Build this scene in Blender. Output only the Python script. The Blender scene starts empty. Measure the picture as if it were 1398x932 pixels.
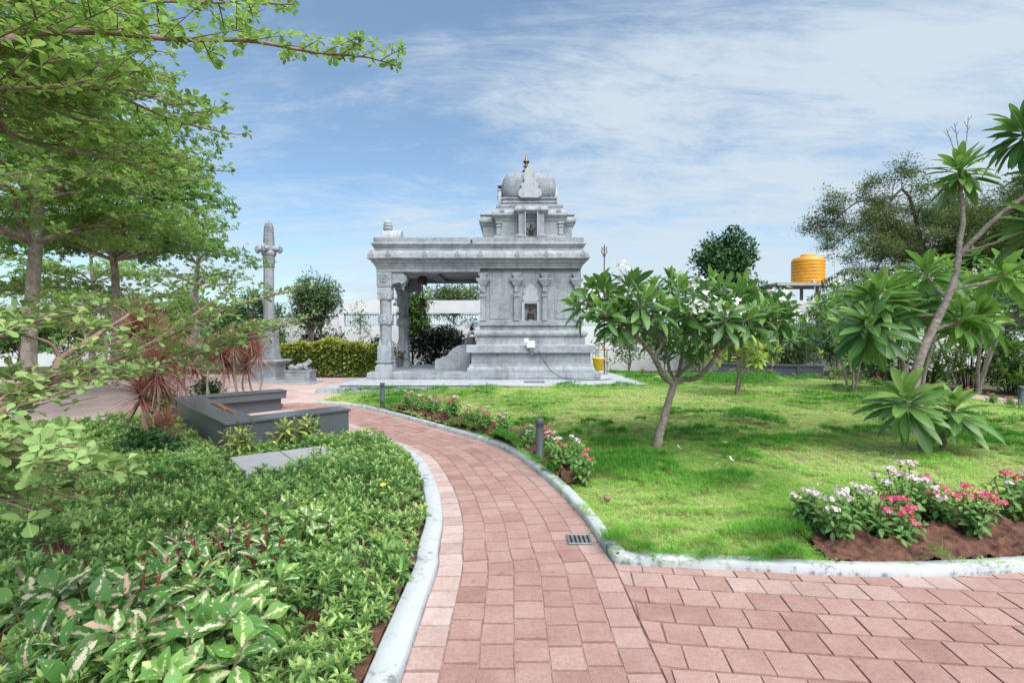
import bpy, bmesh, math, random
import numpy as np
from mathutils import Vector, Matrix

random.seed(7)
RNG = np.random.default_rng(11)
SC = bpy.context.scene
COL = SC.collection
CAM_H, FPX, CX, HY = 1.6, 700.0, 699.0, 462.0


def W(px, py, Y):
    """where a sight line stands at depth Y (metres in front of the camera)"""
    return np.array([(px - CX) / FPX * Y, Y, CAM_H + (HY - py) / FPX * Y])


def G(px, py, z=0.0):
    """where a sight line meets the level z"""
    Y = (CAM_H - z) * FPX / (py - HY)
    return np.array([(px - CX) / FPX * Y, Y, z])


def nrm(a):
    a = np.asarray(a, float)
    return a / np.maximum(np.linalg.norm(a, axis=-1, keepdims=True), 1e-9)


def sstep(a, b, x):
    t = np.clip((np.asarray(x, float) - a) / (b - a), 0, 1)
    return t * t * (3 - 2 * t)


def smooth_path(pts, n):
    """Catmull-Rom through pts, n samples evenly spaced along the arc"""
    P = np.asarray(pts, float)
    Q = np.vstack([2 * P[0] - P[1], P, 2 * P[-1] - P[-2]])
    out = []
    for i in range(len(P) - 1):
        p0, p1, p2, p3 = Q[i:i + 4]
        for t in np.linspace(0, 1, 16, endpoint=False):
            out.append(.5 * ((2 * p1) + (-p0 + p2) * t + (2 * p0 - 5 * p1 + 4 * p2 - p3) * t * t + (-p0 + 3 * p1 - 3 * p2 + p3) * t ** 3))
    out.append(P[-1])
    out = np.array(out)
    d = np.r_[0, np.cumsum(np.linalg.norm(np.diff(out, axis=0), axis=1))]
    s = np.linspace(0, d[-1], n)
    return np.stack([np.interp(s, d, out[:, k]) for k in range(out.shape[1])], 1)


def in_poly(x, y, poly):
    x = np.asarray(x, float); y = np.asarray(y, float)
    r = np.zeros(x.shape, bool)
    n = len(poly)
    j = n - 1
    for i in range(n):
        xi, yi = poly[i][0], poly[i][1]
        xj, yj = poly[j][0], poly[j][1]
        if yi != yj:
            r ^= ((yi > y) != (yj > y)) & (x < (xj - xi) * (y - yi) / (yj - yi) + xi)
        j = i
    return r


def vnoise(x, y, seed=0, f=1.0):
    """smooth value noise 0..1"""
    x = np.asarray(x, float) * f + 57.3 + seed * 13.7
    y = np.asarray(y, float) * f + 91.1 + seed * 7.9
    xi = np.floor(x).astype(np.int64); yi = np.floor(y).astype(np.int64)
    fx = x - xi; fy = y - yi
    fx = fx * fx * (3 - 2 * fx); fy = fy * fy * (3 - 2 * fy)

    def h(a, b):
        k = (a * 374761393 + b * 668265263 + seed * 2147483647) & 0xFFFFFFFF
        k = ((k ^ (k >> 13)) * 1274126177) & 0xFFFFFFFF
        return ((k ^ (k >> 16)) & 0xFFFF) / 65535.0
    return (h(xi, yi) * (1 - fx) + h(xi + 1, yi) * fx) * (1 - fy) + (h(xi, yi + 1) * (1 - fx) + h(xi + 1, yi + 1) * fx) * fy


# ------------------------------------------------------------------ object tags
def tag(o, label=None, cat=None, group=None, kind=None):
    if label: o['label'] = label
    if cat: o['category'] = cat
    if group: o['group'] = group
    if kind: o['kind'] = kind
    return o


def thing(name, label, cat, loc=(0, 0, 0), group=None):
    o = bpy.data.objects.new(name, None)
    o.empty_display_size = .2
    COL.objects.link(o)
    o.location = tuple(float(c) for c in loc)
    return tag(o, label, cat, group)


def copy_tree(o, parent=None):
    c = o.copy(); COL.objects.link(c)
    if parent is not None: c.parent = parent
    for ch in list(o.children): copy_tree(ch, c)
    return c


def abs_loc(o):
    v = Vector(o.location)
    while o.parent is not None:
        o = o.parent; v = v + Vector(o.location)
    return v


def link(name, me, mat, parent, origin):
    o = bpy.data.objects.new(name, me); COL.objects.link(o)
    if mat is not None: me.materials.append(mat)
    if parent is not None:
        o.parent = parent
        o.location = Vector(origin) - abs_loc(parent)
    else:
        o.location = Vector(origin)
    return o


# ------------------------------------------------------------------ mesh builder (world coordinates)
class MB:
    def __init__(s):
        s.v = []; s.f = []; s.sm = []; s.n = 0

    def add(s, V, F, smooth=False):
        s.v.extend([tuple(map(float, p)) for p in V])
        n = s.n
        s.f.extend([tuple(i + n for i in f) for f in F])
        s.sm.extend([smooth] * len(F))
        s.n += len(V)

    def box(s, x0, x1, y0, y1, z0, z1):
        s.add([(x0, y0, z0), (x1, y0, z0), (x1, y1, z0), (x0, y1, z0), (x0, y0, z1), (x1, y0, z1), (x1, y1, z1), (x0, y1, z1)],
              [(0, 3, 2, 1), (4, 5, 6, 7), (0, 1, 5, 4), (1, 2, 6, 5), (2, 3, 7, 6), (3, 0, 4, 7)])

    def cbox(s, c, sx, sy, sz, rz=0.0):
        """box standing on c, turned by rz"""
        ca, sa = math.cos(rz), math.sin(rz)
        V = []
        for z in (0, sz):
            for a, b in ((-1, -1), (1, -1), (1, 1), (-1, 1)):
                x, y = a * sx / 2, b * sy / 2
                V.append((c[0] + x * ca - y * sa, c[1] + x * sa + y * ca, c[2] + z))
        s.add(V, [(0, 3, 2, 1), (4, 5, 6, 7), (0, 1, 5, 4), (1, 2, 6, 5), (2, 3, 7, 6), (3, 0, 4, 7)])

    def slab(s, poly, z0, z1):
        n = len(poly)
        V = [(p[0], p[1], z0) for p in poly] + [(p[0], p[1], z1) for p in poly]
        F = [tuple(range(n - 1, -1, -1)), tuple(range(n, 2 * n))] + [(i, (i + 1) % n, n + (i + 1) % n, n + i) for i in range(n)]
        s.add(V, F)

    def prism(s, poly, axis, a, b, smooth=False):
        """outline poly pushed along an axis: 'y' takes (x,z), 'x' takes (y,z)"""
        n = len(poly)
        mk = (lambda p, t: (p[0], t, p[1])) if axis == 'y' else (lambda p, t: (t, p[0], p[1]))
        V = [mk(p, a) for p in poly] + [mk(p, b) for p in poly]
        s.add(V, [tuple(range(n)), tuple(range(2 * n - 1, n - 1, -1))] + [(i, n + i, n + (i + 1) % n, (i + 1) % n) for i in range(n)], smooth)

    def lathe(s, prof, c, n=20, rot=0.0, smooth=True, sq=None):
        """prof: (radius, height) bottom to top. sq: superellipse power for squarish plans"""
        V = []; F = []
        for r, z in prof:
            for k in range(n):
                a = rot + 2 * math.pi * k / n
                ca, sa = math.cos(a), math.sin(a)
                q = 1.0
                if sq: q = 1.0 / (abs(ca) ** sq + abs(sa) ** sq) ** (1.0 / sq)
                V.append((c[0] + r * q * ca, c[1] + r * q * sa, c[2] + z))
        m = len(prof)
        for i in range(m - 1):
            for k in range(n):
                F.append((i * n + k, i * n + (k + 1) % n, (i + 1) * n + (k + 1) % n, (i + 1) * n + k))
        s.add(V, F, smooth)
        if prof[0][0] > 1e-4: s.add(V[:n], [tuple(range(n - 1, -1, -1))])
        if prof[-1][0] > 1e-4: s.add(V[-n:], [tuple(range(n))])

    def mould(s, x0, x1, y0, y1, prof):
        """a moulding profile (projection, height) carried round a rectangle, closed top and bottom"""
        V = []
        for p, z in prof:
            V += [(x0 - p, y0 - p, z), (x1 + p, y0 - p, z), (x1 + p, y1 + p, z), (x0 - p, y1 + p, z)]
        F = [(3, 2, 1, 0)]
        for i in range(len(prof) - 1):
            for k in range(4):
                F.append((i * 4 + k, i * 4 + (k + 1) % 4, i * 4 + 4 + (k + 1) % 4, i * 4 + 4 + k))
        t = (len(prof) - 1) * 4
        F.append((t, t + 1, t + 2, t + 3))
        s.add(V, F)

    def tube(s, pts, rad, n=8, cap=True):
        P = np.asarray(pts, float); m = len(P)
        R = np.broadcast_to(np.asarray(rad, float), (m,)) if np.ndim(rad) else np.full(m, float(rad))
        T = np.gradient(P, axis=0); T = nrm(T)
        ref = np.array([0, 0, 1.0]) if abs(T[0][2]) < .9 else np.array([1.0, 0, 0])
        a = nrm(np.cross(T[0], ref))
        V = []
        th = np.arange(n) * 2 * math.pi / n
        for i in range(m):
            a = nrm(a - T[i] * np.dot(a, T[i])); b = np.cross(T[i], a)
            V.append(P[i] + R[i] * (np.cos(th)[:, None] * a + np.sin(th)[:, None] * b))
        V = np.concatenate(V)
        F = [(i * n + k, i * n + (k + 1) % n, (i + 1) * n + (k + 1) % n, (i + 1) * n + k) for i in range(m - 1) for k in range(n)]
        s.add(V, F, True)
        if cap:
            s.add(V[:n], [tuple(range(n - 1, -1, -1))]); s.add(V[-n:], [tuple(range(n))])

    def ball(s, c, rx, ry, rz, n=14, m=9):
        prof = [(max(math.sin(math.pi * i / m), 1e-5), -math.cos(math.pi * i / m)) for i in range(m + 1)]
        V = []; F = []
        for r, z in prof:
            for k in range(n):
                a = 2 * math.pi * k / n
                V.append((c[0] + rx * r * math.cos(a), c[1] + ry * r * math.sin(a), c[2] + rz * z))
        for i in range(m):
            for k in range(n):
                F.append((i * n + k, i * n + (k + 1) % n, (i + 1) * n + (k + 1) % n, (i + 1) * n + k))
        s.add(V, F, True)

    def build(s, name, mat, parent=None, origin=None, bev=0, seg=1, weld=False):
        me = bpy.data.meshes.new(name)
        if origin is None:
            origin = abs_loc(parent) if parent is not None else (0, 0, 0)
        ox, oy, oz = origin
        me.from_pydata([(x - ox, y - oy, z - oz) for x, y, z in s.v], [], s.f)
        me.polygons.foreach_set('use_smooth', s.sm)
        bm = bmesh.new(); bm.from_mesh(me)
        if weld: bmesh.ops.remove_doubles(bm, verts=bm.verts, dist=1e-4)
        bmesh.ops.recalc_face_normals(bm, faces=bm.faces)
        bm.to_mesh(me); bm.free()
        o = link(name, me, mat, parent, origin)
        if bev:
            b = o.modifiers.new('bevel', 'BEVEL'); b.width = bev; b.segments = seg; b.limit_method = 'ANGLE'; b.angle_limit = .6
        return o


# ------------------------------------------------------------------ leaves, thousands at a time
def tpl_simple(wmax=.5, at=.6, fold=.12):
    V = [(0, 0, 0), (wmax, at, fold), (0, 1, 0), (-wmax, at, fold)]
    return np.array(V, float), [(0, 1, 2), (0, 2, 3)]


def tpl_leaf(stations, fold=.1):
    """stations: (along, halfwidth); first and last may be a point. three vertices across"""
    V = [(0, stations[0][0], 0)]; F = []
    prev = None
    for t, w in stations[1:-1]:
        i = len(V)
        V += [(-w, t, fold * w), (0, t, 0), (w, t, fold * w)]
        if prev is None: F += [(0, i + 1, i), (0, i + 2, i + 1)]
        else: F += [(prev, prev + 1, i + 1, i), (prev + 1, prev + 2, i + 2, i + 1)]
        prev = i
    i = len(V); V.append((0, stations[-1][0], 0))
    F += [(prev, prev + 1, i), (prev + 1, prev + 2, i)]
    return np.array(V, float), F


def tpl_blade(k=4):
    V = []; F = []
    for i in range(k):
        t = i / k; w = .5 * (1 - t * .75)
        V += [(-w, t, 0), (w, t, 0)]
        if i: F.append((2 * i - 2, 2 * i - 1, 2 * i + 1, 2 * i))
    V.append((0, 1, 0)); F.append((2 * k - 2, 2 * k - 1, 2 * k))
    return np.array(V, float), F


T_SIMPLE = tpl_simple()
T_OBOV = tpl_leaf([(0, 0), (.3, .14), (.62, .44), (.88, .36), (1, 0)], .18)
T_OVAL = tpl_leaf([(0, 0), (.25, .34), (.55, .5), (.82, .3), (1, 0)], .25)
T_LANCE = tpl_leaf([(0, 0), (.3, .42), (.6, .4), (1, 0)], .3)
T_LONG = tpl_leaf([(0, 0), (.12, .12), (.3, .34), (.52, .5), (.72, .46), (.9, .26), (1, 0)], .3)
T_BLADE = tpl_blade(4)
T_GRASS = tpl_blade(2)


class Leaves:
    def __init__(s, tpl):
        s.tpl = tpl; s.a = []

    def add(s, P, D, N, S, Wd, droop, tint):
        n = len(P)
        f = lambda q: np.broadcast_to(np.asarray(q, float), (n,))
        s.a.append((np.asarray(P, float), np.asarray(D, float), np.asarray(N, float), f(S), f(Wd), f(droop), f(tint)))

    def rosettes(s, C, A, n, ln, polar, wid, droop, stem=.0, tint=(0, 1), jit=.15, rng=None, base=0.0, young=0.0):
        """n leaves round each centre C with axis A. ln, wid, droop: (lo, hi); polar: degrees from the axis, inner to outer leaf"""
        rng = rng or RNG
        C = np.atleast_2d(C); A = nrm(np.atleast_2d(A)); m = len(C)
        ref = np.where(np.abs(A[:, 2:3]) < .9, np.array([[0, 0, 1.0]]), np.array([[1.0, 0, 0]]))
        e1 = nrm(np.cross(A, ref)); e2 = np.cross(A, e1)
        k = np.arange(n)
        az = k[None] * 2.39996 + rng.uniform(0, 6.28, (m, 1)) + rng.normal(0, jit, (m, n))
        u = (k / max(n - 1, 1))[None]
        po = np.radians(polar[0] + (polar[1] - polar[0]) * u) + rng.normal(0, jit, (m, n))
        rad = e1[:, None] * np.cos(az)[..., None] + e2[:, None] * np.sin(az)[..., None]
        D = A[:, None] * np.cos(po)[..., None] + rad * np.sin(po)[..., None]
        N = A[:, None] * np.sin(po)[..., None] - rad * np.cos(po)[..., None]
        P = C[:, None] - A[:, None] * (u * stem)[..., None] + D * base
        N = nrm(N + rng.normal(0, jit * .8, N.shape)); N = nrm(N - D * (N * D).sum(-1, keepdims=True))
        S = rng.uniform(ln[0], ln[1], (m, n)) * rng.uniform(.78, 1.05, (m, n)) * rng.uniform(.82, 1.18, (m, 1)) * (0.72 + .28 * np.minimum(1, u * 2.2))
        t = rng.uniform(tint[0], tint[1], (m, 1)) * .6 + rng.uniform(tint[0], tint[1], (m, n)) * .4
        t = np.clip(t + young * (np.clip(1 - u * 2.2, 0, 1) - .35), 0, 1)
        s.add(P.reshape(-1, 3), nrm(D.reshape(-1, 3)), nrm(N.reshape(-1, 3)), S.ravel(), rng.uniform(wid[0], wid[1], m * n),
              rng.uniform(droop[0], droop[1], m * n), t.ravel())

    def count(s):
        return sum(len(a[0]) for a in s.a)

    def build(s, name, mat, parent=None, origin=None):
        if origin is None:
            origin = abs_loc(parent) if parent is not None else (0, 0, 0)
        P, D, N, S, Wd, dr, ti = [np.concatenate(q) for q in zip(*s.a)]
        TV, TF = s.tpl
        n, k = len(P), len(TV)
        side = np.cross(D, N)
        x = TV[:, 0][None, :, None] * Wd[:, None, None]
        y = TV[:, 1][None, :, None]
        z = TV[:, 2][None, :, None] * Wd[:, None, None] - dr[:, None, None] * y ** 2
        V = P[:, None] + S[:, None, None] * (x * side[:, None] + (y * (1 - .25 * np.abs(dr)[:, None, None] * y)) * D[:, None] + z * N[:, None])
        V = V - np.asarray(origin, float)
        lf = np.empty((n, k, 3), np.float32)
        lf[..., 0] = TV[:, 0][None]; lf[..., 1] = TV[:, 1][None]; lf[..., 2] = ti[:, None]
        loops = np.concatenate([np.array(f) for f in TF]); nl = len(loops)
        starts = np.cumsum([0] + [len(f) for f in TF[:-1]])
        me = bpy.data.meshes.new(name)
        me.vertices.add(n * k); me.vertices.foreach_set('co', V.astype(np.float32).ravel())
        me.loops.add(n * nl); me.loops.foreach_set('vertex_index', (loops[None] + (np.arange(n) * k)[:, None]).astype(np.int32).ravel())
        me.polygons.add(n * len(TF)); me.polygons.foreach_set('loop_start', (starts[None] + (np.arange(n) * nl)[:, None]).astype(np.int32).ravel())
        me.polygons.foreach_set('use_smooth', np.ones(n * len(TF), bool))
        at = me.attributes.new('lf', 'FLOAT_VECTOR', 'POINT'); at.data.foreach_set('vector', lf.ravel())
        me.update(calc_edges=True)
        return link(name, me, mat, parent, origin)


# ------------------------------------------------------------------ materials
class NT:
    def __init__(s, name):
        s.m = bpy.data.materials.new(name); s.m.use_nodes = True
        s.t = s.m.node_tree; s.t.nodes.clear()
        s.out = s.n('ShaderNodeOutputMaterial')

    def n(s, typ, **kw):
        q = s.t.nodes.new(typ)
        for a, b in kw.items():
            if a.startswith('i_'): q.inputs[a[2:].replace('_', ' ')].default_value = b
            else: setattr(q, a, b)
        return q

    def l(s, a, b): s.t.links.new(a, b)

    def noise(s, scale, detail=6, rough=.55, vec=None, dist=0.0):
        q = s.n('ShaderNodeTexNoise'); q.inputs['Scale'].default_value = scale; q.inputs['Detail'].default_value = detail
        q.inputs['Roughness'].default_value = rough; q.inputs['Distortion'].default_value = dist
        if vec is not None: s.l(vec, q.inputs['Vector'])
        return q.outputs['Fac']

    def ramp(s, fac, stops):
        q = s.n('ShaderNodeValToRGB'); e = q.color_ramp.elements
        while len(e) < len(stops): e.new(.5)
        for i, (p, c) in enumerate(stops):
            e[i].position = p; e[i].color = (*c, 1) if len(c) == 3 else c
        s.l(fac, q.inputs['Fac']); return q.outputs['Color']

    def math(s, op, a, b=None, clamp=False):
        q = s.n('ShaderNodeMath', operation=op, use_clamp=clamp)
        for i, v in enumerate((a, b)):
            if v is None: continue
            if isinstance(v, (int, float)): q.inputs[i].default_value = v
            else: s.l(v, q.inputs[i])
        return q.outputs[0]

    def mix(s, fac, a, b, blend='MIX'):
        q = s.n('ShaderNodeMix', data_type='RGBA', blend_type=blend)
        for i, v in ((0, fac), (6, a), (7, b)):
            if isinstance(v, (int, float)): q.inputs[i].default_value = v
            elif isinstance(v, tuple): q.inputs[i].default_value = (*v, 1)
            else: s.l(v, q.inputs[i])
        return q.outputs[2]

    def obj(s): return s.n('ShaderNodeTexCoord').outputs['Object']

    def mapped(s, vec, sc):
        q = s.n('ShaderNodeMapping'); q.inputs['Scale'].default_value = sc
        s.l(vec, q.inputs['Vector']); return q.outputs['Vector']

    def bump(s, h, strength=.3, dist=.01):
        q = s.n('ShaderNodeBump'); q.inputs['Strength'].default_value = strength; q.inputs['Distance'].default_value = dist
        s.l(h, q.inputs['Height']); return q.outputs['Normal']

    def pbr(s, col, rough=.6, nor=None, metal=0.0, spec=.5):
        q = s.n('ShaderNodeBsdfPrincipled')
        if isinstance(col, tuple): q.inputs['Base Color'].default_value = (*col, 1)
        else: s.l(col, q.inputs['Base Color'])
        if isinstance(rough, (int, float)): q.inputs['Roughness'].default_value = rough
        else: s.l(rough, q.inputs['Roughness'])
        q.inputs['Metallic'].default_value = metal
        q.inputs['Specular IOR Level'].default_value = spec
        if nor is not None: s.l(nor, q.inputs['Normal'])
        return q.outputs[0]

    def done(s, sh):
        s.l(sh, s.out.inputs['Surface']); return s.m


def m_plain(name, c1, c2=None, scale=6, rough=.6, bump=.15, bscale=40, metal=0.0, spec=.4, dist=.004):
    t = NT(name); v = t.obj()
    c2 = c2 or tuple(c * .75 for c in c1)
    f = t.noise(scale, 7, .6, v)
    col = t.ramp(f, [(.32, c2), (.68, c1)])
    nor = t.bump(t.noise(bscale, 5, .6, v), bump, dist) if bump else None
    return t.done(t.pbr(col, rough, nor, metal, spec))


def m_granite(name, dark=(.135, .15, .17), mid=(.265, .29, .318), light=(.395, .43, .465), pattern=None):
    t = NT(name); v = t.obj()
    big = t.noise(1.1, 8, .62, v, .6)
    veins = t.noise(2.4, 6, .6, t.mapped(v, (1, 1, 2.6)), 2.2)
    streak = t.noise(3.0, 5, .65, t.mapped(v, (2.6, 2.6, .35)))
    f = t.math('ADD', t.math('MULTIPLY', big, .5), t.math('ADD', t.math('MULTIPLY', veins, .32), t.math('MULTIPLY', streak, .2)))
    col = t.ramp(f, [(.36, dark), (.5, mid), (.66, light)])
    sp = t.noise(90, 3, .7, v)
    col = t.mix(.5, col, t.ramp(sp, [(.35, (.25, .25, .26)), (.65, (.72, .72, .73))]), 'OVERLAY')
    rain = t.ramp(t.noise(4.5, 5, .7, t.mapped(v, (1.6, 1.6, .16))), [(.52, (0, 0, 0)), (.72, (1, 1, 1))])
    col = t.mix(t.math('MULTIPLY', rain, .5), col, (.12, .13, .135))
    rust = t.math('MULTIPLY', t.math('GREATER_THAN', t.noise(5, 6, .7, t.mapped(v, (.5, .5, 5))), .69), .3)
    col = t.mix(rust, col, (.30, .21, .13))
    sj = t.n('ShaderNodeSeparateXYZ'); t.l(v, sj.inputs[0])
    shift = t.math('MULTIPLY', t.math('FLOOR', t.math('MULTIPLY', sj.outputs[2], 3.3)), .53)
    seam = t.math('LESS_THAN', t.math('FRACT', t.math('DIVIDE', t.math('ADD', t.math('ADD', sj.outputs[0], sj.outputs[1]), shift), 1.43)), .0085)
    col = t.mix(t.math('MULTIPLY', seam, .55), col, (.08, .085, .09))
    h = t.noise(26, 8, .7, v)
    if pattern == 'scales':
        sx = t.n('ShaderNodeSeparateXYZ'); t.l(v, sx.inputs[0])
        u = t.math('ADD', sx.outputs[0], sx.outputs[1])
        a = t.math('SINE', t.math('MULTIPLY', t.math('ADD', u, sx.outputs[2]), 36))
        b = t.math('SINE', t.math('MULTIPLY', t.math('SUBTRACT', u, sx.outputs[2]), 36))
        h = t.math('ADD', t.math('MULTIPLY', t.math('MAXIMUM', t.math('ABSOLUTE', a), t.math('ABSOLUTE', b)), 2.2), h)
        return t.done(t.pbr(col, .75, t.bump(h, .7, .014), 0, .3))
    return t.done(t.pbr(col, .72, t.bump(h, .6, .015), 0, .3))


def m_leaf(name, c1, c2, rib=None, trans=.32, rough=.42, third=None, spot=None, spec=.35, back=None):
    """c1..c2 by each leaf's own tint; rib: pale midrib; spot: variegation (colour, colour2) down the middle of the leaf"""
    t = NT(name)
    a = t.n('ShaderNodeAttribute', attribute_name='lf')
    s = t.n('ShaderNodeSeparateXYZ'); t.l(a.outputs['Vector'], s.inputs[0])
    x, y, ti = s.outputs
    stops = [(.0, c1), (1.0, c2)] if third is None else [(0, c1), (.62, c2), (1, third)]
    col = t.ramp(ti, stops)
    if spot is not None:
        nz = t.noise(48, 5, .75, t.obj())
        edge = t.math('ADD', t.math('ABSOLUTE', x), t.math('MULTIPLY', t.math('SUBTRACT', nz, .5), 1.15))
        lim = t.math('SUBTRACT', t.math('MULTIPLY', t.math('FRACT', t.math('MULTIPLY', ti, 13.7)), .27), .07)
        f = t.math('LESS_THAN', edge, lim)
        pick = t.math('GREATER_THAN', t.math('FRACT', t.math('MULTIPLY', ti, 7.31)), .5)
        col = t.mix(t.math('MULTIPLY', f, .9), col, t.mix(pick, spot[0], spot[1]))
        ed2 = t.math('GREATER_THAN', t.math('ADD', t.math('ABSOLUTE', x), t.math('MULTIPLY', nz, .25)), .55)
        col = t.mix(t.math('MULTIPLY', ed2, .35), col, spot[2] if len(spot) > 2 else spot[1])
    if rib is not None:
        f = t.math('LESS_THAN', t.math('ABSOLUTE', x), .035)
        col = t.mix(t.math('MULTIPLY', f, .7), col, rib)
    p = t.pbr(col, rough, None, 0, spec)
    tr = t.n('ShaderNodeBsdfTranslucent')
    t.l(t.mix(.55, col, t.mix(1.0, col, (1.0, 1.0, .6), 'MULTIPLY')), tr.inputs[0])
    mx = t.n('ShaderNodeMixShader'); mx.inputs[0].default_value = trans
    t.l(p, mx.inputs[1]); t.l(tr.outputs[0], mx.inputs[2])
    return t.done(mx.outputs[0])


def m_bark(name, c1, c2, scale=9, stretch=.35, bump=.6):
    t = NT(name); v = t.obj()
    f = t.noise(scale, 7, .65, t.mapped(v, (1, 1, stretch)))
    col = t.ramp(f, [(.35, c2), (.6, c1), (.8, tuple(min(1, c * 1.5) for c in c1))])
    return t.done(t.pbr(col, .85, t.bump(t.noise(scale * 3, 6, .7, t.mapped(v, (1, 1, stretch * 1.6))), bump, .012), 0, .2))
# ================================================================== camera, light, sky
cam_d = bpy.data.cameras.new('camera'); cam = bpy.data.objects.new('camera', cam_d); COL.objects.link(cam)
cam.location = (0, 0, CAM_H); cam.rotation_euler = (math.radians(90), 0, 0)
cam_d.sensor_width = 36; cam_d.lens = 36 * FPX / 1398; cam_d.shift_y = -(466 - HY) / 1398
cam_d.clip_start = .05; cam_d.clip_end = 2000
SC.camera = cam
SC.render.resolution_x, SC.render.resolution_y = 1024, 682
vs = SC.view_settings
vs.view_transform = 'Standard'; vs.look = 'None'; vs.gamma = 1; vs.use_curve_mapping = False
vs.exposure = 1.12
SC.cycles.max_bounces = 10; SC.cycles.diffuse_bounces = 7; SC.cycles.transmission_bounces = 8; SC.cycles.transparent_max_bounces = 8
SC.cycles.use_denoising = True

SUN_EL, SUN_AZ = math.radians(56), math.radians(152)      # azimuth from +Y, clockwise: behind the camera, to the right
wd = bpy.data.worlds.new('World'); SC.world = wd; wd.use_nodes = True
nt = wd.node_tree; nt.nodes.clear()
def wn(typ, **kw):
    q = nt.nodes.new(typ)
    for a, b in kw.items(): setattr(q, a, b)
    return q
def wmath(op, a, b=None, clamp=False):
    q = wn('ShaderNodeMath', operation=op, use_clamp=clamp)
    for i, v in enumerate((a, b)):
        if v is None: continue
        if isinstance(v, (int, float)): q.inputs[i].default_value = v
        else: nt.links.new(v, q.inputs[i])
    return q.outputs[0]
sky = wn('ShaderNodeTexSky', sky_type='NISHITA', sun_disc=False, sun_elevation=SUN_EL, sun_rotation=SUN_AZ,
         altitude=800, air_density=1.0, dust_density=.6, ozone_density=1.6)
tc = wn('ShaderNodeTexCoord'); sx = wn('ShaderNodeSeparateXYZ'); nt.links.new(tc.outputs['Generated'], sx.inputs[0])
den = wmath('ADD', wmath('MAXIMUM', sx.outputs[2], 0.0), .22)
cx = wn('ShaderNodeCombineXYZ')
nt.links.new(wmath('DIVIDE', sx.outputs[0], den), cx.inputs[0]); nt.links.new(wmath('DIVIDE', sx.outputs[1], den), cx.inputs[1])
def wnoise(scale, detail, rough, msc, rot, dist=0.0, loc=(0, 0, 0)):
    mp = wn('ShaderNodeMapping'); mp.inputs['Scale'].default_value = msc; mp.inputs['Rotation'].default_value = (0, 0, rot); mp.inputs['Location'].default_value = loc
    nt.links.new(cx.outputs[0], mp.inputs['Vector'])
    q = wn('ShaderNodeTexNoise'); q.inputs['Scale'].default_value = scale; q.inputs['Detail'].default_value = detail
    q.inputs['Roughness'].default_value = rough; q.inputs['Distortion'].default_value = dist
    nt.links.new(mp.outputs[0], q.inputs['Vector']); return q.outputs['Fac']
c_big = wnoise(.85, 3, .5, (1, 1, 1), .3, .3, (2.2, .4, 0))
c_st = wnoise(1.5, 10, .68, (.6, 1.7, 1), -.62, 1.2, (1.0, 3.0, 0))
c_fi = wnoise(5.5, 6, .65, (.7, 1.5, 1), -.5, .8)
cl = wmath('ADD', wmath('ADD', wmath('MULTIPLY', c_big, .42), wmath('MULTIPLY', c_st, .60)), wmath('MULTIPLY', c_fi, .28))
cl = wmath('ADD', cl, wmath('MULTIPLY', sx.outputs[0], .10))
hz = wmath('MULTIPLY', wmath('SUBTRACT', .45, sx.outputs[2]), .30)
cl = wmath('ADD', cl, hz)
mr = wn('ShaderNodeMapRange', interpolation_type='SMOOTHSTEP'); mr.inputs['From Min'].default_value = .535; mr.inputs['From Max'].default_value = .815
mr.inputs['To Min'].default_value = .15; mr.inputs['To Max'].default_value = .92
nt.links.new(cl, mr.inputs['Value'])
mixn = wn('ShaderNodeMix', data_type='RGBA'); nt.links.new(mr.outputs[0], mixn.inputs[0]); tone = wn('ShaderNodeMix', data_type='RGBA', blend_type='MULTIPLY'); tone.inputs[0].default_value = 1.0; tone.inputs[7].default_value = (.88, 1.07, 1.09, 1)
nt.links.new(sky.outputs[0], tone.inputs[6]); nt.links.new(tone.outputs[2], mixn.inputs[6])
mixn.inputs[7].default_value = (4.0, 4.6, 5.1, 1)
bg = wn('ShaderNodeBackground'); bg.inputs['Strength'].default_value = .079
nt.links.new(mixn.outputs[2], bg.inputs['Color'])
wo = wn('ShaderNodeOutputWorld'); nt.links.new(bg.outputs[0], wo.inputs['Surface'])
wd.cycles.sampling_method = 'MANUAL'; wd.cycles.sample_map_resolution = 512

sun_d = bpy.data.lights.new('sun', 'SUN'); sun = bpy.data.objects.new('sun', sun_d); COL.objects.link(sun)
sun_d.energy = 3.2; sun_d.angle = math.radians(68); sun_d.color = (1.0, .965, .9)
sd = Vector((math.sin(SUN_AZ) * math.cos(SUN_EL), math.cos(SUN_AZ) * math.cos(SUN_EL), math.sin(SUN_EL)))
sun.rotation_euler = (-sd).to_track_quat('-Z', 'Y').to_euler()

# ================================================================== the plan of the garden
# the right-hand edge of the path, from under the camera up to the square in front of the shrine
_rp = [(.72, 0.3), (.72, 1.6), (.72, 3.0)] + [tuple(G(a, b)[:2]) for a, b in ((838, 770), (820, 745), (790, 700), (740, 650), (680, 610), (600, 585), (522, 563), (472, 553.5))] + [(-5.6, 12.9)]
RC = smooth_path(_rp, 420)
def offset(curve, d):
    T = nrm(np.gradient(curve, axis=0)); Nn = np.stack([-T[:, 1], T[:, 0]], 1)      # to the left of travel
    return curve + Nn * d
PATH_W = 1.24
LC = offset(RC, PATH_W)
i_corner = int(np.argmin(np.abs(RC[:, 1] - 3.66)))
FRONT = [tuple(G(a, b)[:2]) for a, b in ((838, 770), (900, 773), (1060, 781), (1200, 787), (1300, 786), (1398, 780))] + [(4.6, 3.72), (5.8, 4.12), (7.2, 5.0), (8.6, 6.3)]
FRONT = smooth_path(FRONT, 90)
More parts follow.
